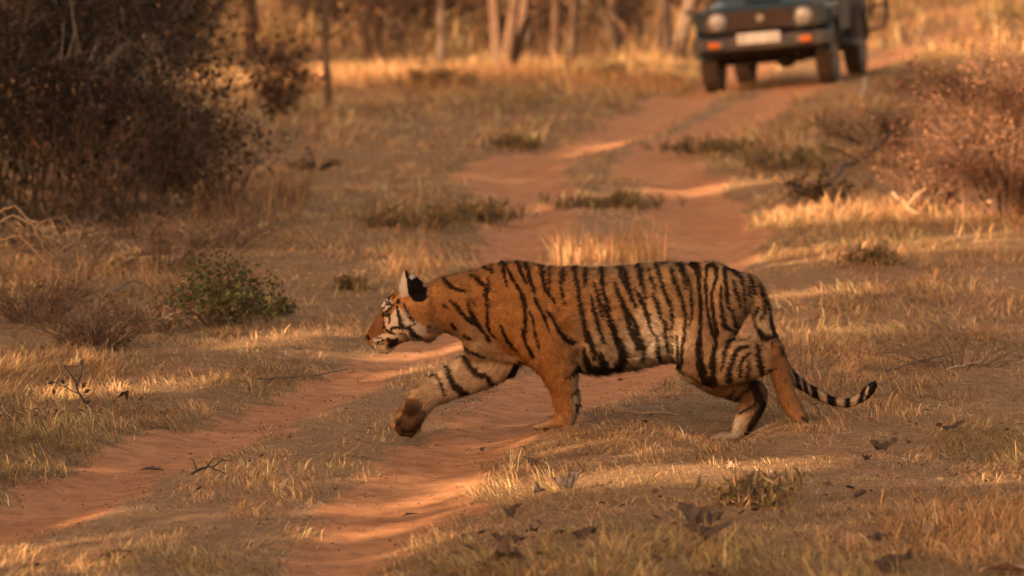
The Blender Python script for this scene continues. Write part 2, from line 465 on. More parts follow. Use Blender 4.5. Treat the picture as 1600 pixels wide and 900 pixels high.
def shrub(name, loc, rx, ry, h, n_stem, n_leaf, leaf, cols, w, label, cat='shrub', group=None, twig=M_TWIG, seed=1, up=.6, thick=.006, spread=1.0, aspect=.5, leaf_from=.25, scatter=.05, upright=0.0, reject=None):
    r = np.random.default_rng(seed)
    root = empty(name, loc, label, cat, group)
    mb = MB(); tips = []
    for k in range(n_stem):
        a = r.uniform(0, 2 * math.pi); q = math.sqrt(r.uniform(0, 1)) * spread
        b = np.array((math.cos(a) * rx * .25 * q, math.sin(a) * ry * .25 * q, -.02))
        hh = h * (r.uniform(.55, 1.0)) * (1 - .45 * q * q * (1 - upright))
        e = np.array((math.cos(a) * rx * q * (1 - .6 * upright), math.sin(a) * ry * q * (1 - .6 * upright), hh))
        mid = (b + e) / 2 + np.array((-math.cos(a) * rx * .12, -math.sin(a) * ry * .12, h * .12)) + r.normal(0, .05, 3) * h
        t = np.linspace(0, 1, 6)[:, None]
        P = (1 - t) ** 2 * b + 2 * t * (1 - t) * mid + t ** 2 * e
        P[1:] += r.normal(0, .035, (5, 3)) * h
        mb.tube(P, np.linspace(thick, thick * .3, 6), 3, caps=False)
        tips.append(P)
        for j in range(4):
            s = r.integers(1, 5); st = P[s] + (P[s + 1] - P[s]) * r.uniform()
            dirv = (P[s + 1] - P[s]); dirv = dirv / (np.linalg.norm(dirv) + 1e-6) + r.normal(0, .75, 3); dirv[2] += .15
            L = h * r.uniform(.15, .38); dirv /= np.linalg.norm(dirv)
            t2 = np.linspace(0, 1, 4)[:, None]
            P2 = st + dirv * L * t2 + np.array((0, 0, 1)) * (t2 ** 2) * L * r.uniform(-.35, .3)
            mb.tube(P2, np.linspace(thick * .5, thick * .2, 4), 3, caps=False); tips.append(P2); tips.append(P2)
    mb.build('stems', twig, root)
    if n_leaf:
        T = [p for p in tips]
        idx = r.integers(0, len(T), n_leaf); s = r.uniform(leaf_from, 1, n_leaf)
        C = np.array([np.array([np.interp(ss * (len(T[i]) - 1), np.arange(len(T[i])), T[i][:, c]) for c in range(3)]) for i, ss in zip(idx, s)])
        C += np.clip(r.normal(0, 1, C.shape), -1.5, 1.5) * scatter * h; C[:, 2] = np.maximum(C[:, 2], .02)
        if reject is not None: C = C[~reject(C + np.array(loc))]; n_leaf = len(C)
        V, Tr, cc = leaf_quads(C, leaf, aspect, palette(n_leaf, cols, w, .25, r), up, r)
        mesh_obj('foliage', V, Tr, M_LEAF, root, cc)
    return root

def tree(name, loc, h, rad, lean, n_limb, n_leaf, leaf, cols, w, label, group=None, bark=M_BARK, seed=1, stems=1, limb_from=.35, reject=None, crown=(1.0, 1.0), crown_z=(.4, 1.0)):
    r = np.random.default_rng(seed)
    root = empty(name, loc, label, 'tree', group)
    mb = MB(); tips = []
    for sidx in range(stems):
        a0 = r.uniform(0, 6.28); off = 0 if stems == 1 else rad * 1.2
        b = np.array((math.cos(a0 + sidx * 2.4) * off, math.sin(a0 + sidx * 2.4) * off, -.06))
        le = np.array(lean) + (0 if stems == 1 else 1) * np.array((math.cos(a0 + sidx * 2.4), math.sin(a0 + sidx * 2.4))) * .22
        k = 9; t = np.linspace(0, 1, k)[:, None]
        P = b + np.array((le[0], le[1], 1)) * h * t * (1 if sidx == 0 else r.uniform(.7, .95)) + np.concatenate([np.zeros((1, 3)), r.normal(0, .012 * h, (k - 1, 3)) * np.array((1, 1, .2))]) * t ** .6
        rr = rad * (1 - .8 * np.linspace(0, 1, k)) ; rr[0] *= 1.3
        mb.tube(P, rr, 7)
        for j in range(n_limb):
            f = r.uniform(limb_from, .95) * (k - 1); s = int(f); st = P[s] + (P[min(s + 1, k - 1)] - P[s]) * (f - s)
            an = r.uniform(0, 6.28); L = h * r.uniform(.18, .34) * (1.15 - f / k)
            dv = np.array((math.cos(an), math.sin(an), r.uniform(.3, 1.1))); dv /= np.linalg.norm(dv)
            t2 = np.linspace(0, 1, 5)[:, None]
            P2 = st + dv * L * t2 + r.normal(0, .04, (5, 3)) * L * t2
            r0 = rr[s] * .5
            mb.tube(P2, np.linspace(r0, r0 * .25, 5), 4, caps=False); tips.append(P2[2:])
            for q in range(3):
                st3 = P2[r.integers(1, 4)]; dv3 = dv + r.normal(0, .7, 3); dv3 /= np.linalg.norm(dv3)
                P3 = st3 + dv3 * L * .5 * np.linspace(0, 1, 3)[:, None]
                mb.tube(P3, np.linspace(r0 * .35, r0 * .12, 3), 3, caps=False); tips.append(P3)
    mb.build('trunk', bark, root)
    if n_leaf:
        if reject is None:
            C = np.concatenate(tips); C = C[r.integers(0, len(C), n_leaf)] + r.normal(0, .05 * h, (n_leaf, 3))
        else:
            d = r.normal(size=(n_leaf, 3)); d /= np.linalg.norm(d, axis=1)[:, None]
            d *= (r.uniform(0, 1, n_leaf) ** .36)[:, None]
            zc = h * (crown_z[0] + crown_z[1]) / 2; zr = h * (crown_z[1] - crown_z[0]) / 2
            C = d * np.array((crown[0], crown[1], zr)) + np.array((0, 0, zc))
            C += r.normal(0, .15, C.shape)
            C = C[C[:, 2] > .25]
            C = C[~reject(C + np.array(loc))]
        V, Tr, cc = leaf_quads(C, leaf, .6, palette(len(C), cols, w, .25, r), .2, r)
        mesh_obj('crown', V, Tr, M_LEAF, root, cc)
    return root

# ------------------------------------------------------------------ tiger
PX = 1.0 / (F / (Y0 / math.cos(TH)) )       # metres per photo pixel at the tiger
NK = 20
def ring_shape(k=0.0, e=2.0):
    a = np.arange(NK) * 2 * math.pi / NK
    c = np.sign(np.cos(a)) * np.abs(np.cos(a)) ** (2 / e); s = np.sign(np.sin(a)) * np.abs(np.sin(a)) ** (2 / e)
    return c, s, 1 - k * s
def make_tiger():
    mb = MB(); flow_pts = []; flow_dir = []; flow_r = []
    def skin(rings):
        V = np.concatenate(rings); m = len(rings)
        Q = [[i * NK + k, i * NK + (k + 1) % NK, (i + 1) * NK + (k + 1) % NK, (i + 1) * NK + k] for i in range(m - 1) for k in range(NK)]
        Q.append(list(range(NK))[::-1]); Q.append([(m - 1) * NK + k for k in range(NK)])
        mb.add(V, Q)
    def resample(st, n):
        st = np.array(st, float); d = np.concatenate([[0], np.cumsum(np.linalg.norm(np.diff(st[:, :2], axis=0), axis=1))])
        t = np.linspace(0, d[-1], n); out = []
        # cubic hermite through the stations
        m = np.gradient(st, d, axis=0)
        for q in t:
            i = min(np.searchsorted(d, q, 'right') - 1, len(d) - 2); h = d[i + 1] - d[i]; s = (q - d[i]) / h
            out.append((2 * s ** 3 - 3 * s ** 2 + 1) * st[i] + (s ** 3 - 2 * s ** 2 + s) * h * m[i] + (-2 * s ** 3 + 3 * s ** 2) * st[i + 1] + (s ** 3 - s ** 2) * h * m[i + 1])
        return np.array(out)
    def tube(st, n=28, fl=1):
        """stations (u, v, dy, in-plane half width px, half depth m)"""
        S = resample(st, n); rings = []
        for i, (u, v, dy, r, w) in enumerate(S):
            a = S[max(i - 1, 0)]; b = S[min(i + 1, n - 1)]
            t = np.array((b[0] - a[0], b[1] - a[1])); t /= np.linalg.norm(t); nn = np.array((-t[1], t[0]))
            c, s, _ = ring_shape(0, 2.1)
            end = 1.0
            ring = np.array([at(u + nn[0] * r * ss, v + nn[1] * r * ss, Y0 + dy + w * cc) for cc, ss in zip(c, s)])
            rings.append(ring)
            flow_pts.append(at(u, v, Y0 + dy)); d3 = at(b[0], b[1], Y0 + b[2]) - at(a[0], a[1], Y0 + a[2]); flow_dir.append(fl * d3 / np.linalg.norm(d3)); flow_r.append(r * PX)
        for q, sgn in ((0, 1), (-1, 1)):            # rounded ends
            cpt = rings[q].mean(0); o = rings[1].mean(0) if q == 0 else rings[-2].mean(0)
            nd = (cpt - o); nd /= np.linalg.norm(nd); rad = S[q][3] * PX
            caps = [cpt + (rings[q] - cpt) * f + nd * rad * g for f, g in ((.8, .35), (.45, .6), (.08, .7))]
            if q == 0: rings = caps[::-1] + rings
            else: rings = rings + caps
        skin(rings)
    def loft(st, n=60):
        """stations (u, v top, v bottom, half depth m, narrowing towards the top, roundness)"""
        st = np.array(st, float)
        us = np.linspace(st[0, 0], st[-1, 0], n); rings = []
        # smooth interpolation
        m = np.gradient(st, st[:, 0], axis=0)
        for u in us:
            i = min(np.searchsorted(st[:, 0], u, 'right') - 1, len(st) - 2); h = st[i + 1, 0] - st[i, 0]; s = (u - st[i, 0]) / h
            q = (2 * s ** 3 - 3 * s ** 2 + 1) * st[i] + (s ** 3 - 2 * s ** 2 + s) * h * m[i] + (-2 * s ** 3 + 3 * s ** 2) * st[i + 1] + (s ** 3 - s ** 2) * h * m[i + 1]
            vt, vb, w, k, e = q[1:6]; vt += 1.2; vb -= 1.0
            c, sn, wid = ring_shape(k, e)
            rings.append(np.array([at(u, (vt + vb) / 2 - sn[j] * (vb - vt) / 2, Y0 + w * c[j] * wid[j]) for j in range(NK)]))
            flow_pts.append(at(u, (vt + vb) / 2, Y0)); flow_dir.append(np.array((1.0, 0, -.35)) / 1.06); flow_r.append((vb - vt) / 2 * PX)
        skin(rings)
    # head, from the nose back
    loft([(572.5, 520, 533, .018, 0, 2.2), (576, 515, 538, .030, .1, 2.4), (582, 506, 545, .042, .15, 2.4), (589, 493, 549, .050, .25, 2.4), (597, 477, 552, .056, .3, 2.3),
          (604, 465.5, 553, .064, .28, 2.2), (613, 458, 548, .078, .2, 2.2), (623, 454, 539, .094, .1, 2.2), (636, 451.5, 533, .108, .0, 2.2), (650, 448, 531, .115, 0, 2.1), (666, 443, 531, .112, 0, 2.1), (684, 434, 524, .100, 0, 2.1)], 46)
    # neck and trunk
    loft([(655, 449, 525, .085, 0, 2.1), (675, 439, 523, .095, 0, 2.1), (700, 429, 521, .105, 0, 2.1), (720, 425, 530, .112, 0, 2.1), (740, 421.5, 548, .122, -.02, 2.1), (770, 411, 566, .138, -.02, 2.1), (800, 406, 570, .15, 0, 2.15), (835, 410.5, 575, .158, 0, 2.2),
          (870, 415, 579, .166, -.05, 2.2), (905, 416, 582, .172, -.08, 2.2), (946, 415, 585, .176, -.1, 2.2), (987, 411.5, 578, .176, -.08, 2.2), (1020, 409.5, 573, .172, -.05, 2.2), (1045, 408.5, 570, .168, -.04, 2.2), (1075, 409, 574, .162, 0, 2.2),
          (1105, 411, 572, .156, 0, 2.2), (1135, 416, 545, .138, 0, 2.2), (1158, 426, 508, .105, 0, 2.1), (1174, 439, 480, .06, 0, 2.0)], 80)
    def ball(u, v, dy, ru, rv, w): mb.ball(at(u, v, Y0 + dy), (ru * PX, w, rv * PX), 14, 9)
    for sg in (-1, 1):
        ball(588, 533, sg * .030, 13, 10.5, .030)       # whisker pads
        ball(650, 512, sg * .085, 24, 19, .040)         # cheek ruff
        ball(664, 521, sg * .085, 12, 11, .032)
        ball(606, 480, sg * .050, 11, 10, .020)         # brow
        ball(622, 508, sg * .072, 17, 15, .026)
    ball(601, 544, 0, 13, 9, .036)                       # chin
    ball(748, 533, 0, 25, 33, .085); ball(760, 548, .03, 30, 24, .07)        # front of the chest
    # ears: thin cupped shells
    EAR = [(624, 462), (622.5, 449), (625.5, 434), (630.5, 420.5), (634, 423), (640, 426.5), (649, 432), (656, 440), (663, 450), (667, 461), (664, 472), (652, 477), (638, 475)]
    for sg in (-1, 1):
        pts = np.array(EAR, float); cu, cv = 645, 456
        rr_, ff = [], []
        n = len(pts); layers = []
        for (f, g) in ((1.0, 0.0), (.75, .016), (.4, .024), (.02, .027)):
            layers.append([at(cu + (u - cu) * f + (3 if sg > 0 else 0), cv + (v - cv) * f, Y0 + sg * (.070 + g + .0010 * max(0, 470 - v) * .35)) for u, v in pts])
        back = []
        for (f, g) in ((1.0, -.012), (.6, -.014), (.02, -.012)):
            back.append([at(cu + (u - cu) * f + (3 if sg > 0 else 0), cv + (v - cv) * f, Y0 + sg * (.070 + g + .0010 * max(0, 470 - v) * .35)) for u, v in pts])
        ring = back[::-1] + layers
        V = np.concatenate([np.array(x) for x in ring]); m = len(ring)
        Q = [[i * n + k, i * n + (k + 1) % n, (i + 1) * n + (k + 1) % n, (i + 1) * n + k] for i in range(m - 1) for k in range(n)]
        Q += [list(range(n))[::-1], [(m - 1) * n + k for k in range(n)]]
        mb.add(V, Q)
    # planted foreleg on the near side
    tube([(812, 455, -.085, 48, .060), (828, 495, -.105, 53, .072), (850, 535, -.120, 46, .075), (866, 562, -.122, 36, .068), (877, 590, -.115, 26, .056), (884, 620, -.108, 20.5, .046), (886, 643, -.103, 18.5, .042), (881, 658, -.10, 16.5, .046)], 34)
    tube([(889, 660, -.10, 10, .045), (868, 660, -.10, 11.5, .054), (848, 665, -.10, 8, .054)], 10, -1)
    for k in range(4): ball(843 - (k in (1, 2)) * 4, 667, -.10 - .042 + .028 * k, 9, 6, .018)
    # lifted foreleg on the far side
    tube([(806, 530, .05, 34, .060), (790, 556, .045, 31, .062), (768, 571, .04, 31, .060), (742, 581, .03, 31, .055), (715, 593.5, .01, 27.5, .050), (689, 606.5, -.01, 23.5, .045), (668, 618.5, -.03, 20, .042), (653, 631, -.04, 20, .043), (643, 648, -.05, 21.5, .048), (636, 662, -.055, 20, .050)], 34)
    ball(800, 572, .045, 10, 20, .035)
    for k, (u, v) in enumerate(((621, 664), (629, 673), (640, 674), (650, 666))): ball(u, v, -.062 + .006 * k, 9.5, 9.5, .032)
    ball(641, 641, -.088, 12, 9, .026)                    # pads under the lifted paw
    for u, v in ((622, 659), (630, 669), (642, 670), (651, 660)): ball(u, v, -.093, 5.8, 6.2, .020)
    # trailing hind leg on the near side
    tube([(1108, 440, -.045, 46, .070), (1102, 490, -.080, 51, .085), (1100, 535, -.100, 46, .085), (1101, 565, -.105, 38, .078), (1110, 584, -.105, 24, .062)], 24)
    tube([(1092, 566, -.10, 30, .070), (1125, 567, -.11, 37, .072), (1152, 564, -.11, 34.5, .064), (1180, 561, -.10, 29, .050), (1206, 553, -.092, 19, .042), (1212, 548, -.09, 12, .03)], 26)
    ball(1209, 546, -.097, 16.5, 14.5, .044); ball(1220, 557, -.09, 9, 13, .030)
    ball(1249, 650, -.08, 12.5, 10, .056); ball(1256, 656, -.10, 7, 6, .022); ball(1256, 656, -.06, 7, 6, .022)
    tube([(1208, 550, -.09, 18, .040), (1217, 574, -.088, 16.5, .037), (1224, 600, -.085, 14.5, .034), (1231, 622, -.083, 14, .035), (1243, 642, -.08, 14, .042), (1252, 654, -.08, 9.5, .044)], 24)
    # planted hind leg on the far side
    tube([(1080, 560, .08, 34, .060), (1115, 583, .095, 31, .056), (1150, 602, .10, 25, .050), (1178, 612, .10, 20, .044)], 22)
    tube([(1178, 607, .10, 19, .044), (1178, 628, .10, 19.5, .040), (1166, 654, .10, 17.5, .037), (1157, 674, .10, 14, .038)], 18)
    tube([(1157, 682, .10, 8, .040), (1132, 684, .10, 8.5, .050), (1112, 686, .10, 6, .050)], 10, -1)
    # tail
    TAIL = [(1150, 440, 0, 17, .05), (1172, 449, 0, 18, .05), (1184, 468, 0, 16.5, .048), (1190, 490, 0, 15, .044), (1196, 512, 0, 13.5, .040), (1205, 536, .0, 11.5, .034), (1218, 562, .0, 10, .030), (1233, 584, .0, 9, .027), (1250, 599, 0, 8.2, .025), (1273, 613, 0, 7.4, .023), (1298, 626, 0, 7.0, .022), (1324, 629.5, 0, 7.0, .021), (1345, 621.5, 0, 7.3, .021), (1359, 609, 0, 8.2, .021), (1366, 601, 0, 6.0, .016)]
    tube(TAIL, 60)
    base = np.array((at(1000, 690, Y0)[0], Y0, 0.0))
    root = empty('tiger', base, 'orange tiger with black stripes stepping left across the red dirt track', 'tiger')
    V = np.array(mb.v) - base
    raw = bpy.data.meshes.new('body_raw'); raw.from_pydata(V.tolist(), [], mb.f); raw.update()
    tmp = bpy.data.objects.new('body_raw', raw); col.objects.link(tmp)
    rm = tmp.modifiers.new('r', 'REMESH'); rm.mode = 'VOXEL'; rm.voxel_size = .0074
    sm = tmp.modifiers.new('s', 'SMOOTH'); sm.factor = .5; sm.iterations = 5
    dg = bpy.context.evaluated_depsgraph_get(); dg.update()
    me = bpy.data.meshes.new_from_object(tmp.evaluated_get(dg))
    bpy.data.objects.remove(tmp); bpy.data.meshes.remove(raw)
    me.name = 'body'
    nv = len(me.vertices); P = np.empty(nv * 3, np.float32); me.vertices.foreach_get('co', P); P = P.reshape(-1, 3).astype(float)
    NR = np.empty(nv * 3, np.float32); me.vertices.foreach_get('normal', NR); NR = NR.reshape(-1, 3).astype(float)
    Wd = P + base

    # ---- coat, traced in photograph pixels
    ST = []           # (points, (du, dv), scale)
    def zo(ou, ov, s, *lists):
        for l in lists: ST.append([(ou + x / s, ov + y / s, w / s) for x, y, w in l])
    zo(680, 400, 5,
       [(60, 180, 14), (100, 225, 20), (150, 255, 12), (240, 283, 5)], [(265, 150, 7), (320, 180, 15), (370, 220, 15), (382, 250, 7), (380, 320, 4)],
       [(405, 160, 5), (410, 230, 8), (395, 330, 9), (400, 450, 9), (405, 540, 9), (430, 600, 7), (460, 638, 4)], [(365, 85, 9), (400, 100, 8), (430, 110, 9), (440, 145, 4)],
       [(485, 45, 11), (515, 60, 18), (530, 110, 12), (545, 180, 9), (562, 225, 5)],
       [(545, 60, 6), (575, 120, 9), (620, 210, 10), (670, 280, 14), (695, 360, 16), (700, 450, 14), (703, 530, 12), (690, 620, 11), (710, 690, 12), (740, 740, 12), (760, 790, 9)],
       [(670, 560, 5), (685, 620, 7)], [(630, 30, 14), (655, 90, 13), (680, 150, 10), (705, 210, 5)], [(690, 50, 10), (715, 90, 16), (735, 170, 14), (760, 240, 12), (775, 290, 7)],
       [(770, 320, 6), (810, 400, 9), (850, 480, 9), (885, 580, 6)], [(735, 420, 5), (760, 500, 8), (775, 590, 7), (800, 680, 6), (808, 715, 4)],
       [(505, 545, 6), (530, 600, 10), (560, 660, 12), (600, 695, 10), (635, 740, 7)],
       [(110, 345, 5), (160, 385, 11), (190, 440, 14), (240, 490, 14), (290, 520, 14)], [(245, 345, 6), (260, 420, 10), (280, 470, 20), (310, 510, 20), (345, 560, 14), (375, 600, 10), (410, 650, 16)],
       [(120, 530, 8), (150, 565, 11)], [(215, 620, 9), (270, 640, 7)], [(225, 715, 6), (260, 745, 8), (310, 765, 8), (370, 795, 6)], [(60, 375, 6), (90, 410, 5)], [(290, 340, 5), (305, 390, 4)])
    zo(820, 400, 4.5,
       [(105, 60, 13), (120, 130, 12), (140, 230, 11), (180, 290, 9), (210, 330, 5)], [(160, 80, 7), (165, 160, 7), (170, 230, 5)], [(150, 380, 4), (200, 450, 8), (235, 530, 10), (290, 590, 12), (330, 610, 16)],
       [(240, 120, 7), (245, 220, 8), (260, 280, 7), (268, 340, 4)], [(262, 90, 9), (265, 170, 7)],
       [(340, 85, 14), (350, 150, 14), (365, 240, 13), (380, 340, 13), (400, 440, 14), (415, 520, 13), (425, 600, 9)], [(418, 90, 16), (420, 150, 14), (418, 220, 7)],
       [(480, 190, 7), (500, 260, 9), (515, 330, 10), (535, 400, 8), (540, 445, 4)], [(460, 280, 6), (475, 370, 11), (500, 450, 13), (520, 530, 13), (548, 600, 8)],
       [(530, 80, 19), (535, 160, 16), (545, 240, 14), (565, 320, 11), (595, 385, 5)],
       [(545, 340, 7), (580, 420, 15), (610, 500, 20), (635, 580, 24), (670, 650, 28), (685, 710, 30), (650, 770, 32), (590, 815, 26)],
       [(655, 85, 12), (670, 150, 10), (690, 210, 6)], [(665, 80, 12), (695, 110, 12), (710, 180, 14), (725, 250, 16), (750, 310, 14), (775, 365, 7)],
       [(620, 190, 8), (650, 270, 14), (690, 350, 17), (710, 430, 14), (735, 520, 18), (775, 590, 26), (790, 640, 20)], [(720, 390, 12), (765, 460, 14), (785, 550, 18)],
       [(440, 530, 8), (455, 600, 16), (480, 670, 16), (480, 720, 12)], [(408, 650, 9), (420, 720, 18), (440, 775, 28), (500, 795, 28), (545, 755, 26), (520, 690, 18)],
       [(285, 860, 5), (330, 830, 14), (360, 800, 20), (378, 785, 14)], [(500, 800, 26), (580, 815, 26), (650, 800, 20)])
    zo(820, 540, 6, [(430, 470, 5), (460, 440, 9), (495, 405, 12)], [(480, 560, 9), (515, 530, 12)], [(490, 600, 14), (520, 600, 14)])
    zo(940, 400, 4.5,
       [(240, 65, 18), (262, 110, 19), (270, 190, 14), (290, 250, 12), (300, 300, 6)], [(225, 230, 6), (260, 290, 13), (290, 350, 16), (315, 430, 14), (330, 500, 7), (350, 540, 8)], [(320, 90, 7), (340, 160, 10), (370, 240, 9)],
       [(350, 270, 10), (380, 340, 15), (400, 400, 13), (408, 450, 7)], [(375, 70, 14), (395, 120, 13), (415, 200, 12), (445, 280, 13), (475, 350, 13), (485, 410, 9), (485, 470, 5), (485, 620, 3), (490, 700, 6), (490, 780, 5)],
       [(410, 50, 8), (440, 55, 10)], [(480, 85, 10), (500, 170, 13), (540, 260, 12), (570, 350, 12), (583, 430, 12), (578, 540, 11), (568, 640, 11), (562, 750, 8)],
       [(525, 50, 18), (555, 80, 24), (570, 130, 14), (580, 230, 6)], [(600, 140, 7), (615, 230, 10), (628, 340, 12), (630, 420, 10), (620, 490, 6)],
       [(625, 55, 14), (670, 80, 24), (683, 130, 16), (688, 220, 12), (695, 330, 12), (697, 430, 12), (690, 530, 15), (685, 650, 22), (690, 750, 26), (710, 830, 28), (750, 890, 28)],
       [(435, 460, 12), (435, 540, 12), (445, 620, 10), (450, 680, 5)], [(380, 560, 10), (385, 640, 12), (395, 720, 14), (405, 745, 8)],
       [(270, 590, 14), (285, 650, 16), (280, 730, 16)], [(525, 560, 6), (532, 650, 9), (535, 740, 10), (555, 800, 14), (580, 830, 8)], [(640, 880, 12), (700, 895, 12)])
    zo(1060, 400, 5,
       [(225, 75, 12), (270, 65, 14), (295, 100, 19), (298, 160, 14), (280, 220, 8), (262, 290, 10), (265, 400, 11), (285, 500, 12), (300, 580, 13), (290, 680, 17), (265, 780, 22), (265, 880, 24), (270, 960, 18), (290, 1000, 10)],
       [(222, 90, 10), (212, 180, 10), (215, 290, 10), (225, 400, 10), (240, 500, 12), (265, 590, 13), (285, 640, 10)],
       [(335, 230, 7), (330, 350, 11), (345, 440, 11), (350, 530, 14), (380, 565, 13), (430, 590, 11)],
       [(360, 95, 12), (362, 150, 14), (372, 220, 14), (375, 310, 12), (380, 400, 9), (410, 430, 10), (430, 520, 11), (470, 580, 14), (490, 610, 8)],
       [(360, 90, 10), (400, 95, 12), (440, 125, 14), (480, 175, 14), (500, 230, 10), (505, 330, 7), (510, 450, 6)], [(425, 190, 8), (435, 270, 12), (455, 330, 12), (475, 395, 6)],
       [(545, 160, 12), (570, 210, 14), (590, 290, 9)], [(545, 240, 12), (548, 320, 9)], [(620, 220, 10), (650, 290, 14), (670, 360, 14), (660, 450, 14), (635, 490, 9)],
       [(615, 410, 16), (600, 450, 12)], [(700, 360, 14), (725, 460, 16), (730, 530, 14), (750, 590, 16)], [(625, 570, 12), (650, 620, 20), (710, 630, 26), (765, 620, 16)])
    zo(1060, 520, 5,
       [(490, 45, 10), (430, 40, 12), (385, 75, 14), (355, 140, 14), (340, 220, 12), (330, 290, 9)], [(530, 110, 9), (470, 120, 14), (430, 170, 17), (400, 250, 19), (380, 330, 24), (385, 370, 22)],
       [(555, 160, 7), (500, 200, 12), (475, 260, 14), (465, 340, 12)], [(540, 220, 7), (535, 290, 13), (525, 360, 14)], [(610, 110, 20), (615, 180, 23), (630, 260, 24), (645, 330, 19)],
       [(110, 385, 12), (170, 395, 14), (240, 420, 16)], [(790, 110, 10), (815, 160, 9)], [(725, 85, 9), (722, 120, 6)], [(845, 175, 8), (872, 235, 9), (880, 275, 5)], [(690, 300, 4), (735, 290, 5), (770, 262, 4)], [(960, 655, 5), (985, 672, 8), (1002, 690, 6)])
    BODY = ST; ST = []
    def zo2(ou, ov, s, *lists): return [[(ou + x / s, ov + y / s, w / s) for x, y, w in l] for l in lists]
    BODY += zo2(600, 500, 4.5, [(550, 240, 12), (590, 290, 16), (640, 360, 19), (690, 395, 16)], [(720, 380, 13), (750, 430, 18), (790, 460, 12)], [(455, 330, 15), (465, 390, 19), (500, 460, 23), (560, 510, 24), (600, 515, 12)],
                [(370, 380, 7), (400, 440, 9), (435, 525, 7)], [(940, 300, 14), (910, 370, 20), (870, 430, 12)])
    FARHIND = zo2(1060, 520, 5, [(430, 550, 10), (450, 510, 14), (500, 460, 12), (550, 430, 10)], [(480, 630, 7), (540, 590, 9), (600, 550, 7)], [(370, 520, 8), (410, 480, 8), (430, 450, 8)],
                  [(580, 400, 40), (620, 500, 30), (660, 560, 26)], [(640, 600, 28), (580, 720, 30), (540, 820, 26)])  # stripes, plus broad dark strokes painting the shade along the rear
    HEAD = zo2(560, 400, 5.294, [(320, 420, 11), (335, 500, 17), (345, 570, 15), (400, 600, 11)], [(375, 400, 8), (395, 460, 12), (430, 520, 13), (460, 575, 7)], [(420, 590, 18), (440, 640, 28), (480, 660, 20)],
               [(265, 640, 8), (270, 600, 10), (320, 590, 12), (390, 600, 10)], [(205, 590, 6), (240, 620, 9), (300, 650, 6)], [(200, 490, 9), (230, 462, 9), (260, 430, 11), (290, 400, 9)], [(225, 400, 7), (260, 400, 9), (250, 350, 6)],
               [(245, 340, 9), (280, 315, 9)], [(325, 385, 16), (335, 360, 11)], [(250, 500, 7), (262, 525, 9), (250, 560, 8)], [(110, 710, 5), (160, 715, 6), (210, 690, 5)], [(340, 640, 5), (390, 645, 5)],
               [(560, 600, 18), (590, 640, 18), (590, 680, 9)], [(76, 668, 14), (95, 690, 10)], [(560, 215, 8), (600, 240, 12), (620, 300, 10), (625, 330, 6)], [(240, 690, 16), (300, 710, 26), (250, 745, 24), (320, 690, 14)], [(205, 470, 8), (232, 492, 12), (258, 480, 7)], [(200, 440, 6), (215, 420, 6)], [(120, 690, 4), (190, 672, 4)], [(205, 545, 6), (215, 590, 5)], [(235, 380, 6), (215, 370, 5)], [(300, 330, 8), (285, 350, 6)])
    def zp(poly): return [(560 + x / 5.294, 400 + y / 5.294) for x, y in poly]
    EARB = zp([(378, 90), (430, 170), (490, 175), (565, 240), (582, 310), (566, 350), (530, 378), (480, 385), (440, 355), (405, 300), (394, 190)])
    EARW = zp([(312, 320), (318, 230), (338, 140), (376, 90), (392, 170), (408, 260), (415, 330), (370, 345)])
    WHITE = [zp([(215, 565), (262, 500), (300, 440), (350, 430), (420, 500), (520, 580), (540, 650), (470, 690), (330, 640), (240, 625)]), zp([(192, 400), (235, 345), (280, 370), (275, 420), (215, 465), (196, 450)]), zp([(215, 500), (250, 505), (262, 545), (225, 560)]),
             zp([(105, 690), (200, 650), (330, 640), (425, 640), (350, 700), (220, 690), (130, 730)]), zp([(120, 735), (205, 735), (260, 770), (330, 730), (340, 760), (240, 850), (140, 810)])]
    PADS = [(600 + x / 4.5, 500 + y / 4.5) for x, y in [(145, 550), (270, 550), (300, 640), (265, 745), (200, 815), (125, 835), (70, 760), (105, 690), (145, 630)]]

    def cover(u, v, lists, soft=.9, grow=.95):
        """how far each point lies inside the strokes, 0 to 1"""
        out = np.zeros(len(u))
        for l in lists:
            a = np.array(l); mx = a[:, 2].max() + 3
            sel = np.where((u > a[:, 0].min() - mx) & (u < a[:, 0].max() + mx) & (v > a[:, 1].min() - mx) & (v < a[:, 1].max() + mx))[0]
            if not len(sel): continue
            pu = u[sel]; pv = v[sel]; best = np.full(len(sel), -9.0)
            for k in range(len(a) - 1):
                d = a[k + 1, :2] - a[k, :2]; L2 = d @ d + 1e-9
                t = np.clip(((pu - a[k, 0]) * d[0] + (pv - a[k, 1]) * d[1]) / L2, 0, 1)
                dist = np.hypot(pu - a[k, 0] - t * d[0], pv - a[k, 1] - t * d[1])
                best = np.maximum(best, a[k, 2] + t * (a[k + 1, 2] - a[k, 2]) - dist)
            out[sel] = np.maximum(out[sel], sstep(-soft, soft, best + grow))
        return out
    O1 = np.array((.40, .188, .068)); O2 = np.array((.385, .228, .118)); TAN = np.array((.40, .25, .145)); PALE = np.array((.50, .39, .29)); BLK = np.array((.010, .007, .006)); BRN = np.array((.10, .045, .018))
    NOSE = np.array((.16, .07, .036))
    def coat(W):
        u, v = proj(W); dy = W[:, 1] - Y0
        un = u + (vnoise(u * .35, v * .35, 5) - .5) * 1.6; vn = v + (vnoise(u * .35, v * .35, 6) - .5) * 1.6
        N = len(u); c = np.repeat(O1[None], N, 0)
        def blend(w, colr):
            nonlocal c
            c = c * (1 - w[:, None]) + w[:, None] * colr
        blend(sstep(860, 960, u) * .85, O2)                                                    # flank less red
        blend(sstep(880, 930, u) * sstep(470, 562, v + (vnoise(u * .05, v * .03, 8) - .5) * 50) * .9 * sstep(1130, 1030, u), PALE)
        blend(sstep(1040, 1090, u) * sstep(500, 585, v) * .6, TAN)
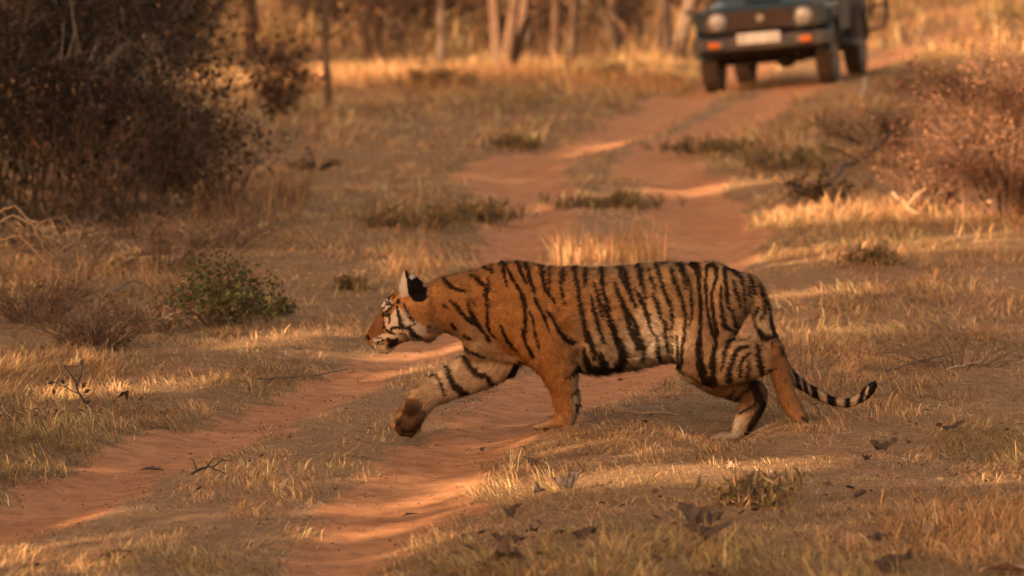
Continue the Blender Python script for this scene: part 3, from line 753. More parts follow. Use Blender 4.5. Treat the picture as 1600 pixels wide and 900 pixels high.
        blend(sstep(1040, 1120, u) * .25 + 0 * v, TAN)
        th = sstep(485, 535, v + (u - 700) * .12) * sstep(775, 745, u - (v - 520) * .75) * sstep(655, 680, u)
        blend(th * .85, np.array((.44, .31, .205)))                                             # throat and chest
        far = (u < 818) & (v > 548 + (u - 723) * .10) & (u < 740 + (v - 500) * 1.2)
        blend(far * sstep(820, 800, u) * .9, np.array((.50, .365, .25)))                         # inner side of the lifted foreleg
        blend(far * sstep(668, 640, u - (v - 640) * .1) * .85, np.array((.36, .20, .085)))
        blend(sstep(889, 902, u + (v - 600) * .03) * sstep(572, 585, v) * (u < 915), PALE * .8)   # rear of the planted foreleg
        blend(sstep(1195, 1212, u) * sstep(575, 540, v) * sstep(527, 536, v) * (dy < -.04) * .6, O2)
        tailz = (u > 1166) & (dy > -.045) & ((v < 575) | (u > 1226))
        blend(tailz * sstep(455, 500, v) * .85, np.array((.42, .31, .22)))
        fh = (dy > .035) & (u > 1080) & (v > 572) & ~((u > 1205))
        blend(fh * 1.0, np.array((.20, .115, .065))); blend(fh * sstep(1170, 1150, u - (660 - v) * .3) * sstep(625, 660, v) * .8, PALE)  # far hind leg: its shade painted in as darker brown, inner side pale
        hd = u < 668
        blend((hd & (u < 600) & ((v - 513) < (u - 579) * 1.2 + 12)) * .8, NOSE)
        for p in WHITE: blend((ipoly(un, vn, p) & hd) * .95, np.array((.74, .60, .48)))
        blend(sstep(655, 668, v) * sstep(838, 850, u) * (u < 905) * .35, TAN)
        c = c * (1 + (fbm(u * .12, v * .12, 12) - .5) * .35)[:, None]
        st = cover(un, vn, BODY) * ~fh; st[(dy > -.045) & (u > 1205) & (v > 540)] = 0
        blend(st * .96, BLK)
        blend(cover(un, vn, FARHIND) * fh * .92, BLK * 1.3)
        blend(cover(un, vn, HEAD, .6, .3) * hd * .97, BLK)
        ear = (v < 478) & hd & (np.abs(dy) > .045)
        blend((ipoly(un, vn, EARW) & ear) * 1.0, np.array((.56, .47, .40))); blend((ipoly(un, vn, EARB) & ear) * 1.0, BLK)
        blend((((u - 643) / 4.5) ** 2 + ((v - 432.5) / 4) ** 2 < 1) & ear, np.array((.6, .52, .46)))
        pd = ipoly(un, vn, PADS); blend(pd * .9, np.array((.070, .037, .020)))
        for pu, pv, ra, rb in ((641, 641, 12, 9), (622, 659, 6, 6.5), (630, 669, 6, 6.5), (642, 670, 6, 6.5), (651, 660, 6, 6.5)):
            blend(sstep(1.3, .6, np.hypot((un - pu) / ra, (v - pv) / rb)) * (dy < -.06) * (u < 668) * (v > 625) * .75, np.array((.030, .018, .014)))
        blend(sstep(1195, 1208, u) * (v > 532) * (dy < -.035) * (u < 1275) * .8 * (1 - cover(un, vn, BODY)), np.array((.25, .12, .05)))
        blend(((u > 1356) & (v > 585)) * 1.0, BLK * 1.3)
        # tail rings
        for uc, hl in ((1232, 4), (1244.5, 4.5), (1256.5, 4.5), (1271, 6.5), (1298, 8), (1324, 5.5), (1346, 5.5), (1365, 10)):
            w = sstep(hl + 1.5, hl - 1.5, np.abs(u - uc + (v - np.interp(u, [1230, 1300, 1345, 1370], [583, 626, 621, 600])) * np.interp(u, [1230, 1290, 1330, 1370], [-.45, -.25, .2, .6])))
            blend(w * tailz * (u > 1222), BLK)
        return np.clip(c * .77, .005, .9)
    CREASE = [[(838, 452, 5), (868, 490, 7), (893, 530, 9), (906, 566, 7)], [(1046, 566, 6), (1049, 530, 8), (1054, 490, 7)], [(733, 428, 5), (742, 480, 7), (756, 525, 8), (795, 558, 7)], [(1162, 522, 4), (1140, 538, 6), (1120, 545, 4)],
              [(905, 560, 5), (912, 520, 6), (915, 480, 5)], [(672, 440, 3), (676, 480, 5), (682, 515, 5)], [(815, 425, 4), (830, 455, 5)], [(1085, 440, 6), (1100, 470, 7), (1120, 520, 6)]]
    uu, vv = proj(Wd)
    def soft_cover(l, e):
        a = np.array(l); best = np.full(len(uu), -99.0)
        for k in range(len(a) - 1):
            d = a[k + 1, :2] - a[k, :2]; t = np.clip(((uu - a[k, 0]) * d[0] + (vv - a[k, 1]) * d[1]) / (d @ d), 0, 1)
            best = np.maximum(best, -np.hypot(uu - a[k, 0] - t * d[0], vv - a[k, 1] - t * d[1]) / (a[k, 2] * e))
        return np.exp(-best ** 2)
    disp = np.zeros(nv)
    for l in CREASE: disp -= .010 * soft_cover(l, 1.5)
    disp *= sstep(.02, .08, np.abs(Wd[:, 1] - Y0))
    disp += (fbm(uu * .045, vv * .06, 91) - .5) * .016 * sstep(690, 740, uu) * sstep(1160, 1120, uu)
    disp += (fbm(uu * .12, vv * .12, 92) - .5) * .004
    P = P + NR * disp[:, None]; me.vertices.foreach_set('co', P.astype(np.float32).ravel()); me.update()
    me.vertices.foreach_get('normal', (tmpn := np.empty(nv * 3, np.float32))); NR = tmpn.reshape(-1, 3).astype(float)
    Wd = P + base
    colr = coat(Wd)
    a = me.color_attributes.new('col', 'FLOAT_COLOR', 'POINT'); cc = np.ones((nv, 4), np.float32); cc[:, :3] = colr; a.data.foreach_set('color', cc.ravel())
    me.polygons.foreach_set('use_smooth', np.ones(len(me.polygons), bool))
    m, n, l = nodes('tiger_skin')
    o = n.new('ShaderNodeOutputMaterial'); b = n.new('ShaderNodeBsdfPrincipled'); b.inputs['Roughness'].default_value = .8; b.inputs['Specular IOR Level'].default_value = .05
    t = n.new('ShaderNodeAttribute'); t.attribute_name = 'col'; l.new(t.outputs['Color'], b.inputs['Base Color']); l.new(b.outputs[0], o.inputs[0])
    me.materials.clear(); me.materials.append(m)
    body = bpy.data.objects.new('body', me); col.objects.link(body); body.parent = root

    # ---- fur: short tapering hairs lying back along the body
    me.calc_loop_triangles(); nt = len(me.loop_triangles); T = np.empty(nt * 3, np.int32); me.loop_triangles.foreach_get('vertices', T); T = T.reshape(-1, 3)
    FP = np.array(flow_pts) - base; FD = np.array(flow_dir); FR = np.array(flow_r)
    near = np.empty(nv, int)
    for s in range(0, nv, 20000):
        d = np.linalg.norm(P[s:s + 20000, None, :] - FP[None], axis=2) / FR[None]; near[s:s + 20000] = d.argmin(1)
    VF = FD[near]
    ar = .5 * np.linalg.norm(np.cross(P[T[:, 1]] - P[T[:, 0]], P[T[:, 2]] - P[T[:, 0]]), axis=1)
    NH = 300000; r = np.random.default_rng(3)
    ti = r.choice(nt, NH, p=ar / ar.sum()); a1 = r.uniform(size=NH); a2 = r.uniform(size=NH); fl = a1 + a2 > 1; a1[fl] = 1 - a1[fl]; a2[fl] = 1 - a2[fl]
    w3 = np.stack([1 - a1 - a2, a1, a2], 1)
    R0 = (P[T[ti]] * w3[:, :, None]).sum(1); N0 = (NR[T[ti]] * w3[:, :, None]).sum(1); N0 /= np.linalg.norm(N0, axis=1)[:, None]
    u, v = proj(R0 + base)
    tuft = np.stack([vnoise(u * .30 + 9 * k, v * .24 + 5 * k, 61 + k) - .5 + .6 * (vnoise(u * .8, v * .6, 71 + k) - .5) for k in range(3)], 1)
    D0 = VF[T[ti, 0]] + tuft * 1.5 + r.normal(0, .16, (NH, 3)); D0 -= N0 * (D0 * N0).sum(1)[:, None]; D0 /= np.linalg.norm(D0, axis=1)[:, None] + 1e-6
    u, v = proj(R0 + base)
    Lh = np.full(NH, .019)
    Lh += .022 * sstep(560, 582, v) * sstep(895, 930, u) * sstep(1050, 1020, u)          # belly fringe
    Lh += .012 * sstep(640, 655, u) * sstep(500, 520, v) * sstep(690, 672, u)             # cheek ruff
    Lh[u < 625] = .007; Lh[(u < 668) & (v < 478)] = .009
    Lh[v > 640] *= .7; Lh[(u > 1225)] = .013
    pd = ipoly(u, v, PADS); Lh[pd] = .006
    Lh *= r.uniform(.6, 1.25, NH)
    tl = (.16 + .75 * vnoise(u * .34, v * .26, 81) * r.uniform(.6, 1.2, NH))[:, None]
    dirv = D0 + N0 * tl; dirv /= np.linalg.norm(dirv, axis=1)[:, None]
    side = np.cross(dirv, N0); side /= np.linalg.norm(side, axis=1)[:, None] + 1e-6
    hw = r.uniform(.0005, .0011, NH)[:, None]
    tip = R0 + dirv * Lh[:, None] + D0 * (Lh * .15)[:, None]
    HV = np.stack([R0 - side * hw - N0 * .001, R0 + side * hw - N0 * .001, tip], 1).reshape(-1, 3)
    cl = vnoise(u * .55 + v * .18, v * .22, 41) * .6 + vnoise(u * 1.1 + v * .3, v * .5, 42) * .4
    Lh *= .75 + .5 * cl
    hc = coat(R0 + base) * (1 + r.normal(0, .24, (NH, 1))) * (.52 + .92 * cl)[:, None]
    hc = np.clip(hc, .004, .9); tipc = np.clip(hc * 1.18, .004, .9)
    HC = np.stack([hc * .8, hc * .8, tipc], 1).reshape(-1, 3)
    HN = N0 * .9 + dirv * .25 + r.normal(0, .18, (NH, 3)); HN /= np.linalg.norm(HN, axis=1)[:, None]
    m2, n, l = nodes('tiger_fur')
    o = n.new('ShaderNodeOutputMaterial'); b = n.new('ShaderNodeBsdfPrincipled'); b.inputs['Roughness'].default_value = .7; b.inputs['Specular IOR Level'].default_value = .06
    t = n.new('ShaderNodeAttribute'); t.attribute_name = 'col'; l.new(t.outputs['Color'], b.inputs['Base Color'])
    t2 = n.new('ShaderNodeAttribute'); t2.attribute_name = 'nrm'; l.new(t2.outputs['Vector'], b.inputs['Normal'])
    l.new(b.outputs[0], o.inputs[0])
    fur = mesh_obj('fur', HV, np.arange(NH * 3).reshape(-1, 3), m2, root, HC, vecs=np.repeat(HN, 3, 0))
    tag(fur, kind='stuff')

    # ---- nose, eyes, whiskers
    M_nose = plain('nose_leather', (.05, .022, .018), .4, spec=.5); M_eye = plain('eye_amber', (.16, .085, .025), .12, spec=.8); M_pupil = plain('pupil', (.008, .006, .005), .1, spec=.8); M_wh = plain('whisker_hair', (.50, .45, .40), .5)
    def rel(u, v, dy): return np.array(at(u, v, Y0 + dy)) - base
    q = MB(); q.ball(rel(574.5, 526, 0), (.012, .017, .014), 14, 9); q.ball(rel(577, 531, 0), (.010, .010, .012), 10, 7); q.build('nose', M_nose, root, True)
    for sg in (-1, 1):
        q = MB(); q.ball(rel(603.5, 490, sg * .0535), (.0110, .011, .0085), 14, 9); e = q.build('eye', M_eye, root, True)
        q = MB(); q.ball(rel(602.3, 489.8, sg * .0615), (.0050, .0045, .0065), 10, 7); q.build('pupil', M_pupil, e, True)
    q = MB()
    for sg in (-1, 1):
        for k in range(6):
            u0 = 584 + r.uniform(0, 16); v0 = 528 + r.uniform(0, 10); du = r.uniform(-14, 24); dv = r.uniform(14, 34)
            a0 = rel(u0, v0, sg * .055); a2_ = rel(u0 + du, v0 + dv, sg * (.09 + r.uniform(0, .05))); a1_ = (a0 + a2_) / 2 + np.array((0, sg * .02, .008))
            q.tube([a0, a1_, a2_], [.0006, .0005, .0002], 3, caps=False)
    tag(q.build('whiskers', M_wh, root), kind='stuff')
    return root
make_tiger()
# ------------------------------------------------------------------ open safari jeep
def make_jeep():
    yaw = math.radians(10.9); roll = math.atan(.088); pitch = math.atan(.014)
    fx, fy = 2.94, 63.1                                   # middle of the front axle
    cx, cy = fx + 1.1875 * math.sin(yaw), fy + 1.1875 * math.cos(yaw)
    cz = float(base_h(cx, cy)) - .012
    root = empty('jeep', (cx, cy, cz), 'dark green open safari jeep facing the camera on the track', 'jeep')
    root.rotation_mode = 'QUATERNION'
    # local axes: +x viewer's right, -y the front
    root.rotation_quaternion = Quaternion((0, 1, 0), -roll) @ Quaternion((1, 0, 0), -pitch) @ Quaternion((0, 0, 1), -yaw)
    DUST = (.20, .105, .055, .55)
    green = plain('jeep_green_paint', (.005, .019, .026), .32, spec=.5, dust=(.05, .036, .03, .18))
    dark = plain('jeep_black_plastic', (.032, .026, .024), .6, dust=(.13, .07, .04, .5))
    under = plain('jeep_underside', (.018, .013, .011), .85)
    grey = plain('jeep_grey_bumper', (.036, .032, .033), .55, dust=(.15, .09, .055, .5))
    rub = plain('dusty_tyre', (.055, .034, .022), .9, scale=12, vary=.4)
    rimm = plain('steel_rim', (.20, .15, .11), .5, .3)
    chrome = plain('headlight_reflector', (.40, .36, .33), .22, .55, vary=.1)
    glass = plain('headlight_glass', (.28, .25, .23), .12, .0, spec=.9, vary=.15)
    orange = plain('indicator_orange', (.55, .13, .02), .3)
    white = plain('number_plate_white', (.55, .51, .47), .5, vary=.06)
    ink = plain('number_plate_ink', (.05, .04, .04), .6)
    silver = plain('badge_silver', (.55, .47, .40), .3, .6)
    seat = plain('seat_canvas', (.055, .040, .030), .8)
    glassd = plain('windscreen_glass', (.05, .055, .055), .06, .0, spec=.9)
    FA, RA = -1.1875, 1.1875
    # body tub, bonnet and wings
    b = MB()
    b.box((0, .85, .78), (1.42, 2.35, .46), .04)               # rear tub
    b.box((0, -.20, .72), (1.36, .5, .36), .03)
    b.box((0, -1.08, .80), (1.10, 1.16, .22), .03)
    b.build('tub', green, root)
    b = MB()
    prof = [(-1.70, .925), (-1.66, .955), (-1.2, .995), (-.46, 1.04), (-.46, .93), (-1.70, .90)]
    for xa, xb, dz in ((-.60, .60, 0),):
        V = []
        for y, z in prof:
            V += [(xa, y, z + dz), (xa * .8, y, z + dz + (.012 if z > .93 else 0)), (xb * .8, y, z + dz + (.012 if z > .93 else 0)), (xb, y, z + dz)]
        n = len(prof)
        Q = [[i * 4 + k, i * 4 + k + 1, ((i + 1) % n) * 4 + k + 1, ((i + 1) % n) * 4 + k] for i in range(n) for k in range(3)]
        Q += [[i * 4 for i in range(n)][::-1], [i * 4 + 3 for i in range(n)]]
        b.add(V, Q)
    bon = b.build('bonnet', green, root)
    b = MB(); b.box((0, -1.28, 1.012), (.42, .34, .02), .008); b.build('bonnet_scoop', green, bon)
    for s in (-1, 1):
        b = MB()
        b.box((s * .66, -1.16, .875), (.18, 1.05, .10), .03)    # wing top
        b.box((s * .655, -1.60, .80), (.17, .16, .25), .03)     # wing nose beside the lamp
        arch = [(FA + .43 * math.cos(t), .37 + .43 * math.sin(t)) for t in np.linspace(.05, math.pi - .05, 11)]
        V = []; Q = []
        for i, (y, z) in enumerate(arch):
            V += [(s * .62, y, z), (s * .775, y, z), (s * .775, y * 1 + (y - FA) * .06, z + .035), (s * .62, y + (y - FA) * .06, z + .05)]
        for i in range(len(arch) - 1):
            for k in range(4): Q.append([i * 4 + k, i * 4 + (k + 1) % 4, (i + 1) * 4 + (k + 1) % 4, (i + 1) * 4 + k])
        b.add(V, Q); b.build('wing', green, root)
        b = MB()
        arch = [(RA + .43 * math.cos(t), .37 + .43 * math.sin(t)) for t in np.linspace(.05, math.pi - .05, 11)]
        V = []; Q = []
        for i, (y, z) in enumerate(arch):
            V += [(s * .62, y, z), (s * .775, y, z), (s * .775, y + (y - RA) * .06, z + .035), (s * .62, y + (y - RA) * .06, z + .05)]
        for i in range(len(arch) - 1):
            for k in range(4): Q.append([i * 4 + k, i * 4 + (k + 1) % 4, (i + 1) * 4 + (k + 1) % 4, (i + 1) * 4 + k])
        b.add(V, Q); b.build('wheel_arch', dark, root)
    # face: grille, lamps, badge
    b = MB(); b.box((0, -1.655, .795), (1.30, .06, .255), .02); b.build('front_panel', dark, root)
    g = MB(); g.box((0, -1.690, .795), (.72, .02, .205), .006); gr = g.build('grille', plain('grille_backing', (.015, .01, .008), .7), root)
    for k in range(7):
        q = MB(); q.box((0, -1.708, .712 + k * .028), (.70, .016, .012), .003); q.build('slat', plain('grille_slat', (.085, .045, .033), .6) if k == 0 else bpy.data.materials['grille_slat'], gr)
    q = MB(); q.lathe([(-.012, .036), (-.004, .040), (.006, .040)], (0, -1.722, .815), 'y', 20)
    bad = q.build('badge', silver, gr)
    q = MB(); q.tube([(.016, -1.737, .832), (-.012, -1.737, .826), (.012, -1.737, .806), (-.016, -1.737, .799)], .005, 5); q.build('emblem_stroke', dark, bad)
    for s in (-1, 1):
        q = MB(); q.lathe([(.02, .108), (-.02, .108), (-.03, .099), (-.012, .090), (.01, .05), (.015, .01)], (s * .487, -1.695, .800), 'y', 28, False); h = q.build('headlight', chrome, root)
        q = MB(); q.lathe([(.004, .090), (-.010, .083), (-.022, .06), (-.028, .02), (-.028, .001)], (s * .487, -1.712, .800), 'y', 28, False); q.build('lens', glass, h, True)
    # bumper with plate and indicators
    b = MB(); b.box((0, -1.79, .545), (1.47, .12, .165), .03); b.box((-.735, -1.68, .545), (.05, .30, .15), .02); b.box((.735, -1.68, .545), (.05, .30, .15), .02)
    bp = b.build('bumper', grey, root)
    for s in (-1, 1):
        q = MB(); q.box((s * .505, -1.858, .548), (.17, .03, .085), .012); ind = q.build('indicator_housing', grey, bp)
        q = MB(); q.box((s * .520, -1.877, .548), (.125, .02, .068), .008); q.build('indicator', orange, ind)
        q = MB(); q.box((s * .440, -1.876, .548), (.03, .016, .055), .005); q.build('side_lamp', glass, ind)
    q = MB(); q.box((-.01, -1.872, .598), (.485, .012, .118), .004); pl = q.build('number_plate', white, root)
    r = np.random.default_rng(4); q = MB()                  # the plate's characters are only dark smudges in the photograph
    for k in range(9):
        if k in (2, 5): continue
        x = -.215 + k * .051
        for j in range(3):
            w, h = ((.026, .010), (.009, .030), (.024, .010))[j]
            q.box((x + r.uniform(-.006, .006), -1.8795, .572 + j * .026 + r.uniform(-.003, .003)), (w * r.uniform(.7, 1.1), .003, h))
    tag(q.build('plate_characters', ink, pl), kind='stuff')
    # chassis, axles, diff, springs
    b = MB()
    b.box((0, -.1, .50), (.80, 3.2, .12), .02); b.box((0, -1.45, .47), (1.05, .35, .14), .03); b.box((-.15, -.6, .40), (.5, .7, .14), .03)
    b.tube([(-.58, FA, .34), (.58, FA, .34)], .045, 10); b.tube([(-.58, RA, .34), (.58, RA, .34)], .05, 10)
    b.ball((.18, FA, .335), (.13, .13, .115)); b.ball((0, RA, .335), (.14, .14, .125))
    for s in (-1, 1):
        for y in (FA, RA): b.tube([(s * .46, y - .5, .46), (s * .46, y - .2, .37), (s * .46, y + .2, .37), (s * .46, y + .5, .46)], .03, 6)
        b.tube([(s * .46, FA - .12, .36), (s * .43, FA - .10, .70)], .03, 8)
    b.tube([(-.55, FA - .16, .37), (.50, FA - .16, .36)], .018, 6); b.box((.36, -1.5, .42), (.08, .06, .14), .01)
    b.build('chassis', under, root)
    # wheels
    for y, st in ((FA, 0), (RA, 0)):
        for s in (-1, 1):
            w = bpy.data.objects.new('wheel', None); col.objects.link(w); w.parent = root; w.location = (s * .65, y, .35)
            q = MB()
            prof = [(-.085, .215), (-.10, .25), (-.102, .30), (-.088, .335), (-.07, .347), (.07, .347), (.088, .335), (.102, .30), (.10, .25), (.085, .215)]
            q.lathe(prof, (0, 0, 0), 'x', 36, False)
            for k in range(30):                                # tread blocks
                a = 2 * math.pi * k / 30
                for j, xx in enumerate((-.06, 0, .06)):
                    aa = a + (.1 if j == 1 else 0); rot = Matrix.Rotation(-aa, 3, 'X')
                    q.box(tuple(rot @ Vector((0, 0, .349)) + Vector((xx, 0, 0))), (.048, .044, .014), 0, rot)
            q.build('tyre', rub, w)
            q = MB(); q.lathe([(s * .03, .03), (s * .075, .06), (s * .06, .10), (s * .02, .14), (s * .03, .19), (s * .085, .217), (-s * .085, .217)], (0, 0, 0), 'x', 24, False)
            q.lathe([(s * .07, .04), (s * .10, .035), (s * .105, .005)], (0, 0, 0), 'x', 12)
            q.build('rim', rimm, w)
    # windscreen, mirrors, seats, cage and side rails
    b = MB()
    for s in (-1, 1): b.tube([(s * .63, -.46, 1.03), (s * .58, -.24, 1.50)], .028, 8)
    b.tube([(-.58, -.24, 1.50), (.58, -.24, 1.50)], .028, 8); b.tube([(-.63, -.46, 1.05), (.63, -.46, 1.05)], .03, 8); b.tube([(0, -.45, 1.05), (0, -.24, 1.5)], .014, 6)
    ws = b.build('windscreen_frame', green, root)
    b = MB(); b.add([(-.60, -.452, 1.06), (.60, -.452, 1.06), (.555, -.247, 1.485), (-.555, -.247, 1.485), (-.60, -.446, 1.06), (.60, -.446, 1.06), (.555, -.241, 1.485), (-.555, -.241, 1.485)], [[0, 1, 2, 3], [7, 6, 5, 4], [0, 4, 5, 1], [1, 5, 6, 2], [2, 6, 7, 3], [3, 7, 4, 0]])
    b.build('windscreen', glassd, ws)
    for s in (-1, 1):
        q = MB(); q.tube([(s * .68, -.50, .98), (s * .80, -.56, 1.02), (s * .83, -.56, 1.05)], .012, 6); mi = q.build('mirror_arm', dark, root)
        q = MB(); q.box((s * .84, -.56, 1.10), (.11, .03, .15), .012); q.build('mirror', dark, mi)
    q = MB(); q.tube([(-.72, -1.50, .90), (-.80, -1.50, .93)], .012, 6); q.box((-.83, -1.50, .935), (.10, .03, .05), .012); q.build('wing_mirror', dark, root)
    for x in (-.36, .36):
        q = MB(); q.box((x, -.05, 1.0), (.48, .46, .14), .04); q.box((x, .2, 1.28), (.46, .12, .52), .05); q.build('front_seat', seat, root)
    for k, (y, z) in enumerate(((.75, 1.18), (1.5, 1.34))):
        q = MB(); q.box((0, y, z), (1.15, .42, .12), .04); q.box((0, y + .25, z + .27), (1.15, .10, .46), .04); q.build('bench_seat', seat, root)
    for s in (-1, 1):
        q = MB()                                            # tubular guard along the open side
        loop = [(s * .76, .15, .62), (s * .80, .12, .80), (s * .80, .12, 1.16), (s * .80, .22, 1.24), (s * .80, 1.86, 1.24), (s * .80, 1.96, 1.16), (s * .80, 1.98, .80), (s * .76, 1.95, .62)]
        q.tube(loop, .022, 8)
        q.tube([(s * .80, .12, .98), (s * .80, 1.97, .98)], .018, 8)
        for y in (.6, 1.05, 1.5): q.tube([(s * .79, y, .70), (s * .80, y, 1.24)], .016, 6)
        q.build('side_rail', dark, root)
        q = MB()                                            # rear grab loop standing out at the side
        q.tube([(s * .78, 1.62, 1.10), (s * .92, 1.66, 1.10), (s * .99, 1.70, 1.02), (s * 1.0, 1.70, .66), (s * .95, 1.68, .54), (s * .78, 1.64, .50)], .024, 8)
        q.tube([(s * .80, 1.64, .78), (s * 1.0, 1.70, .80)], .018, 8); q.build('grab_loop', dark, root)
        q = MB(); q.box((s * .78, -.05, .42), (.20, .9, .035), .01); q.tube([(s * .7, -.3, .42), (s * .6, -.3, .56)], .015, 6); q.tube([(s * .7, .2, .42), (s * .6, .2, .56)], .015, 6); q.build('foot_step', dark, root)
    return root
make_jeep()
# ------------------------------------------------------------------ vegetation
def gl(x, y): return (x, y, float(ground_h(x, y)))
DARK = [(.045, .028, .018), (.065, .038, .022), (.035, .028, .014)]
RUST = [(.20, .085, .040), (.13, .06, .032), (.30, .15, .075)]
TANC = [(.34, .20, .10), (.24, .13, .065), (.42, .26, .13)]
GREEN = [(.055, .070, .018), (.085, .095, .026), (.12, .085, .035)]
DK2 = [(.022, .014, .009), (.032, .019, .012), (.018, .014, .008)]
FOR = [(.11, .055, .030), (.085, .043, .024), (.15, .080, .042), (.06, .032, .019), (.125, .072, .038)]
PINK = [(.28, .135, .072), (.20, .094, .05), (.36, .19, .105), (.12, .062, .034)]

# trees of the left roadside, outside the picture: they keep the track in the shade
for k in range(14):
    y = -3 + k * 4.15 + rng.uniform(-.4, .4); x = -9.6 + rng.uniform(-.7, .7)
    tree('roadside_tree', gl(x, y), 8.8 + rng.uniform(-.4, .8), .17, (rng.uniform(-.05, .05), rng.uniform(-.05, .05)), 9, 7500, .235, [(.05, .055, .02), (.09, .07, .03)], [1, 1],
         'leafy tree of the left roadside row that shades the track', 'shade trees along the left roadside', seed=100 + k, reject=open_to_sun, crown=(1.7, 2.9), crown_z=(.08, 1.0))

for k in range(6):  # out-of-view trees added to dapple the far grass and shade the forest
    y = 56.5 + k * 5.0; x = -11.5 + rng.uniform(-1, 1)
    tree('roadside_tree', gl(x, y), 9, .15, (0, 0), 9, 900 if k == 0 else 4500, .235, [(.05, .055, .02), (.09, .07, .03)], [1, 1],
         'thinly leaved unseen tree added to dapple the light beside the jeep' if k == 0 else 'leafy unseen tree added beyond the jeep to shade the far forest', 'unseen trees added along the left roadside to shade the far forest', seed=130 + k, reject=open_to_sun, crown=(1.8, 2.7), crown_z=(.05, 1.0))

# dark thicket on the left
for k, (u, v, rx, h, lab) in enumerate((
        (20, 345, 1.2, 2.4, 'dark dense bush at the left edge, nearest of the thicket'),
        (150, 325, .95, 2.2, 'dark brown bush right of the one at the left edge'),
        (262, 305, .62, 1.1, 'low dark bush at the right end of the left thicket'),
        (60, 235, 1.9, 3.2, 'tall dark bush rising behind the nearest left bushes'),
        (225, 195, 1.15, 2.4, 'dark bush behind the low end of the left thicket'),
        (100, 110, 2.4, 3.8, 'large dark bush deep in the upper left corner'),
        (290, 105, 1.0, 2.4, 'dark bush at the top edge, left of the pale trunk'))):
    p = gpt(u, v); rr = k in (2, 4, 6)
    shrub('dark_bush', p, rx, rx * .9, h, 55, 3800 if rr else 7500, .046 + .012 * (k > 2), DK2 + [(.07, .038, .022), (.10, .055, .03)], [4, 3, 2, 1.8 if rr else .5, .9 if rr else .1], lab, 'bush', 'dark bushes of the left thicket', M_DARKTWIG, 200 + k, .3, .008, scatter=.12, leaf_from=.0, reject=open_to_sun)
for k, (u, v, h) in enumerate(((225, 335, 1.25), (335, 340, .85), (110, 352, 1.0))):
    shrub('dry_shrub', gpt(u, v), .75, .6, h, 40, 650, .045, RUST + DARK, [.5, 1.2, .2, 2, 2, 2], ('thin rusty shrub standing in front of the dark left thicket', 'small dry shrub at the foot of the low dark bush', 'thin grey twiggy shrub before the nearest dark bush')[k], 'shrub', None, M_TWIG, 220 + k, upright=.4)
shrub('rust_bush', gpt(432, 180), .52, .5, .95, 40, 900, .06, [(.075, .036, .02), (.13, .06, .03), (.05, .028, .018)], [3, 1.5, 2], 'dark rusty bush before the sunlit grass, left of the grey sapling', 'bush', None, M_DARKTWIG, 230, scatter=.08, leaf_from=.0)
shrub('bare_mound', gpt(490, 270), .26, .3, .16, 26, 160, .04, DARK + RUST, [3, 3, 2, 1, 1, 1], 'low dark mound of dry twigs in the left grass', 'shrub', None, M_DARKTWIG, 231)

# green bush left of the track
shrub('green_bush', gpt(345, 512), .34, .34, .40, 46, 2300, .030, GREEN + [(.14, .07, .035)], [3, 2, 1.5, 1], 'leafy green bush beside the track, left of the tiger', 'bush', None, M_TWIG, 240, scatter=.07, leaf_from=.1, thick=.004)
shrub('low_brown_shrub', gpt(245, 520), .30, .25, .24, 34, 700, .024, GREEN + RUST, [1, 1, 2, 2, 2, 1], 'low brown shrub touching the left side of the green bush', 'shrub', None, M_TWIG, 241, scatter=.07, thick=.003)
shrub('low_green_shrub', gpt(425, 495), .15, .15, .15, 24, 420, .024, GREEN, [3, 2, 1], 'small green shrub at the right foot of the green bush', 'shrub', None, M_TWIG, 242, scatter=.08, thick=.003)
for k, (u, v, rx, h, lab) in enumerate(((50, 505, .42, .34, 'grey twiggy bush at the left edge below the arching stalks'), (150, 545, .42, .30, 'grey twiggy bush between the left edge and the green bush'),
        (130, 425, .75, .50, 'grey twiggy brush before the dark thicket, nearest the left edge'), (250, 415, .75, .45, 'grey twiggy brush before the dark thicket, behind the green bush'), (340, 385, .70, .42, 'grey brown brush right of the dark thicket, above the green bush'),
        (60, 385, .80, .62, 'dark grey brush at the foot of the bush at the left edge'), (190, 370, .85, .60, 'dark grey brush at the foot of the second dark bush'))):
    shrub('grey_twig_bush', gpt(u, v), rx, rx * .8, h * (1 if k < 2 else .85), 85 if k < 2 else 48, 200, .022, RUST + DARK, [.6, 1, .2, 1, 1, 1], lab, 'shrub', None, (M_TWIG if k < 5 else M_DARKTWIG), 250 + k, thick=.0045, scatter=.08)  # last two: darker twigs put the deeper shadow under the thicket into the colour

# pinkish dry bush right of the track
shrub('pink_dry_bush', gpt(1580, 335), .74, .7, 1.35, 85, 10000, .026, PINK, [3, 3, 1.2, 3], 'large pinkish dry bush standing at the right edge', 'bush', None, M_REDTWIG, 260, scatter=.085, leaf_from=.0, thick=.008)
shrub('pink_dry_bush', gpt(1455, 318), .58, .5, .72, 75, 3600, .024, PINK, [3, 3, 1.5, 3], 'lower brown dry bush leaning left from the pinkish bush', 'bush', None, M_REDTWIG, 261, scatter=.085, leaf_from=.05, thick=.007)
shrub('sparse_dry_bush', gpt(1385, 235), .70, .5, .44, 60, 1500, .032, PINK + DARK, [1, 2, .5, 3, 1, 1, 1], 'sparse brown bush on the bank below the jeep', 'bush', None, M_DARKTWIG, 262, scatter=.09, thick=.006)
shrub('sparse_dry_bush', gpt(1530, 165), 1.1, .8, .50, 60, 2200, .045, DARK + PINK, [2, 2, 1, 1, 1.5, 1, 1], 'dark shaded bush behind the top of the pinkish bush', 'bush', None, M_DARKTWIG, 263, scatter=.09, thick=.007)
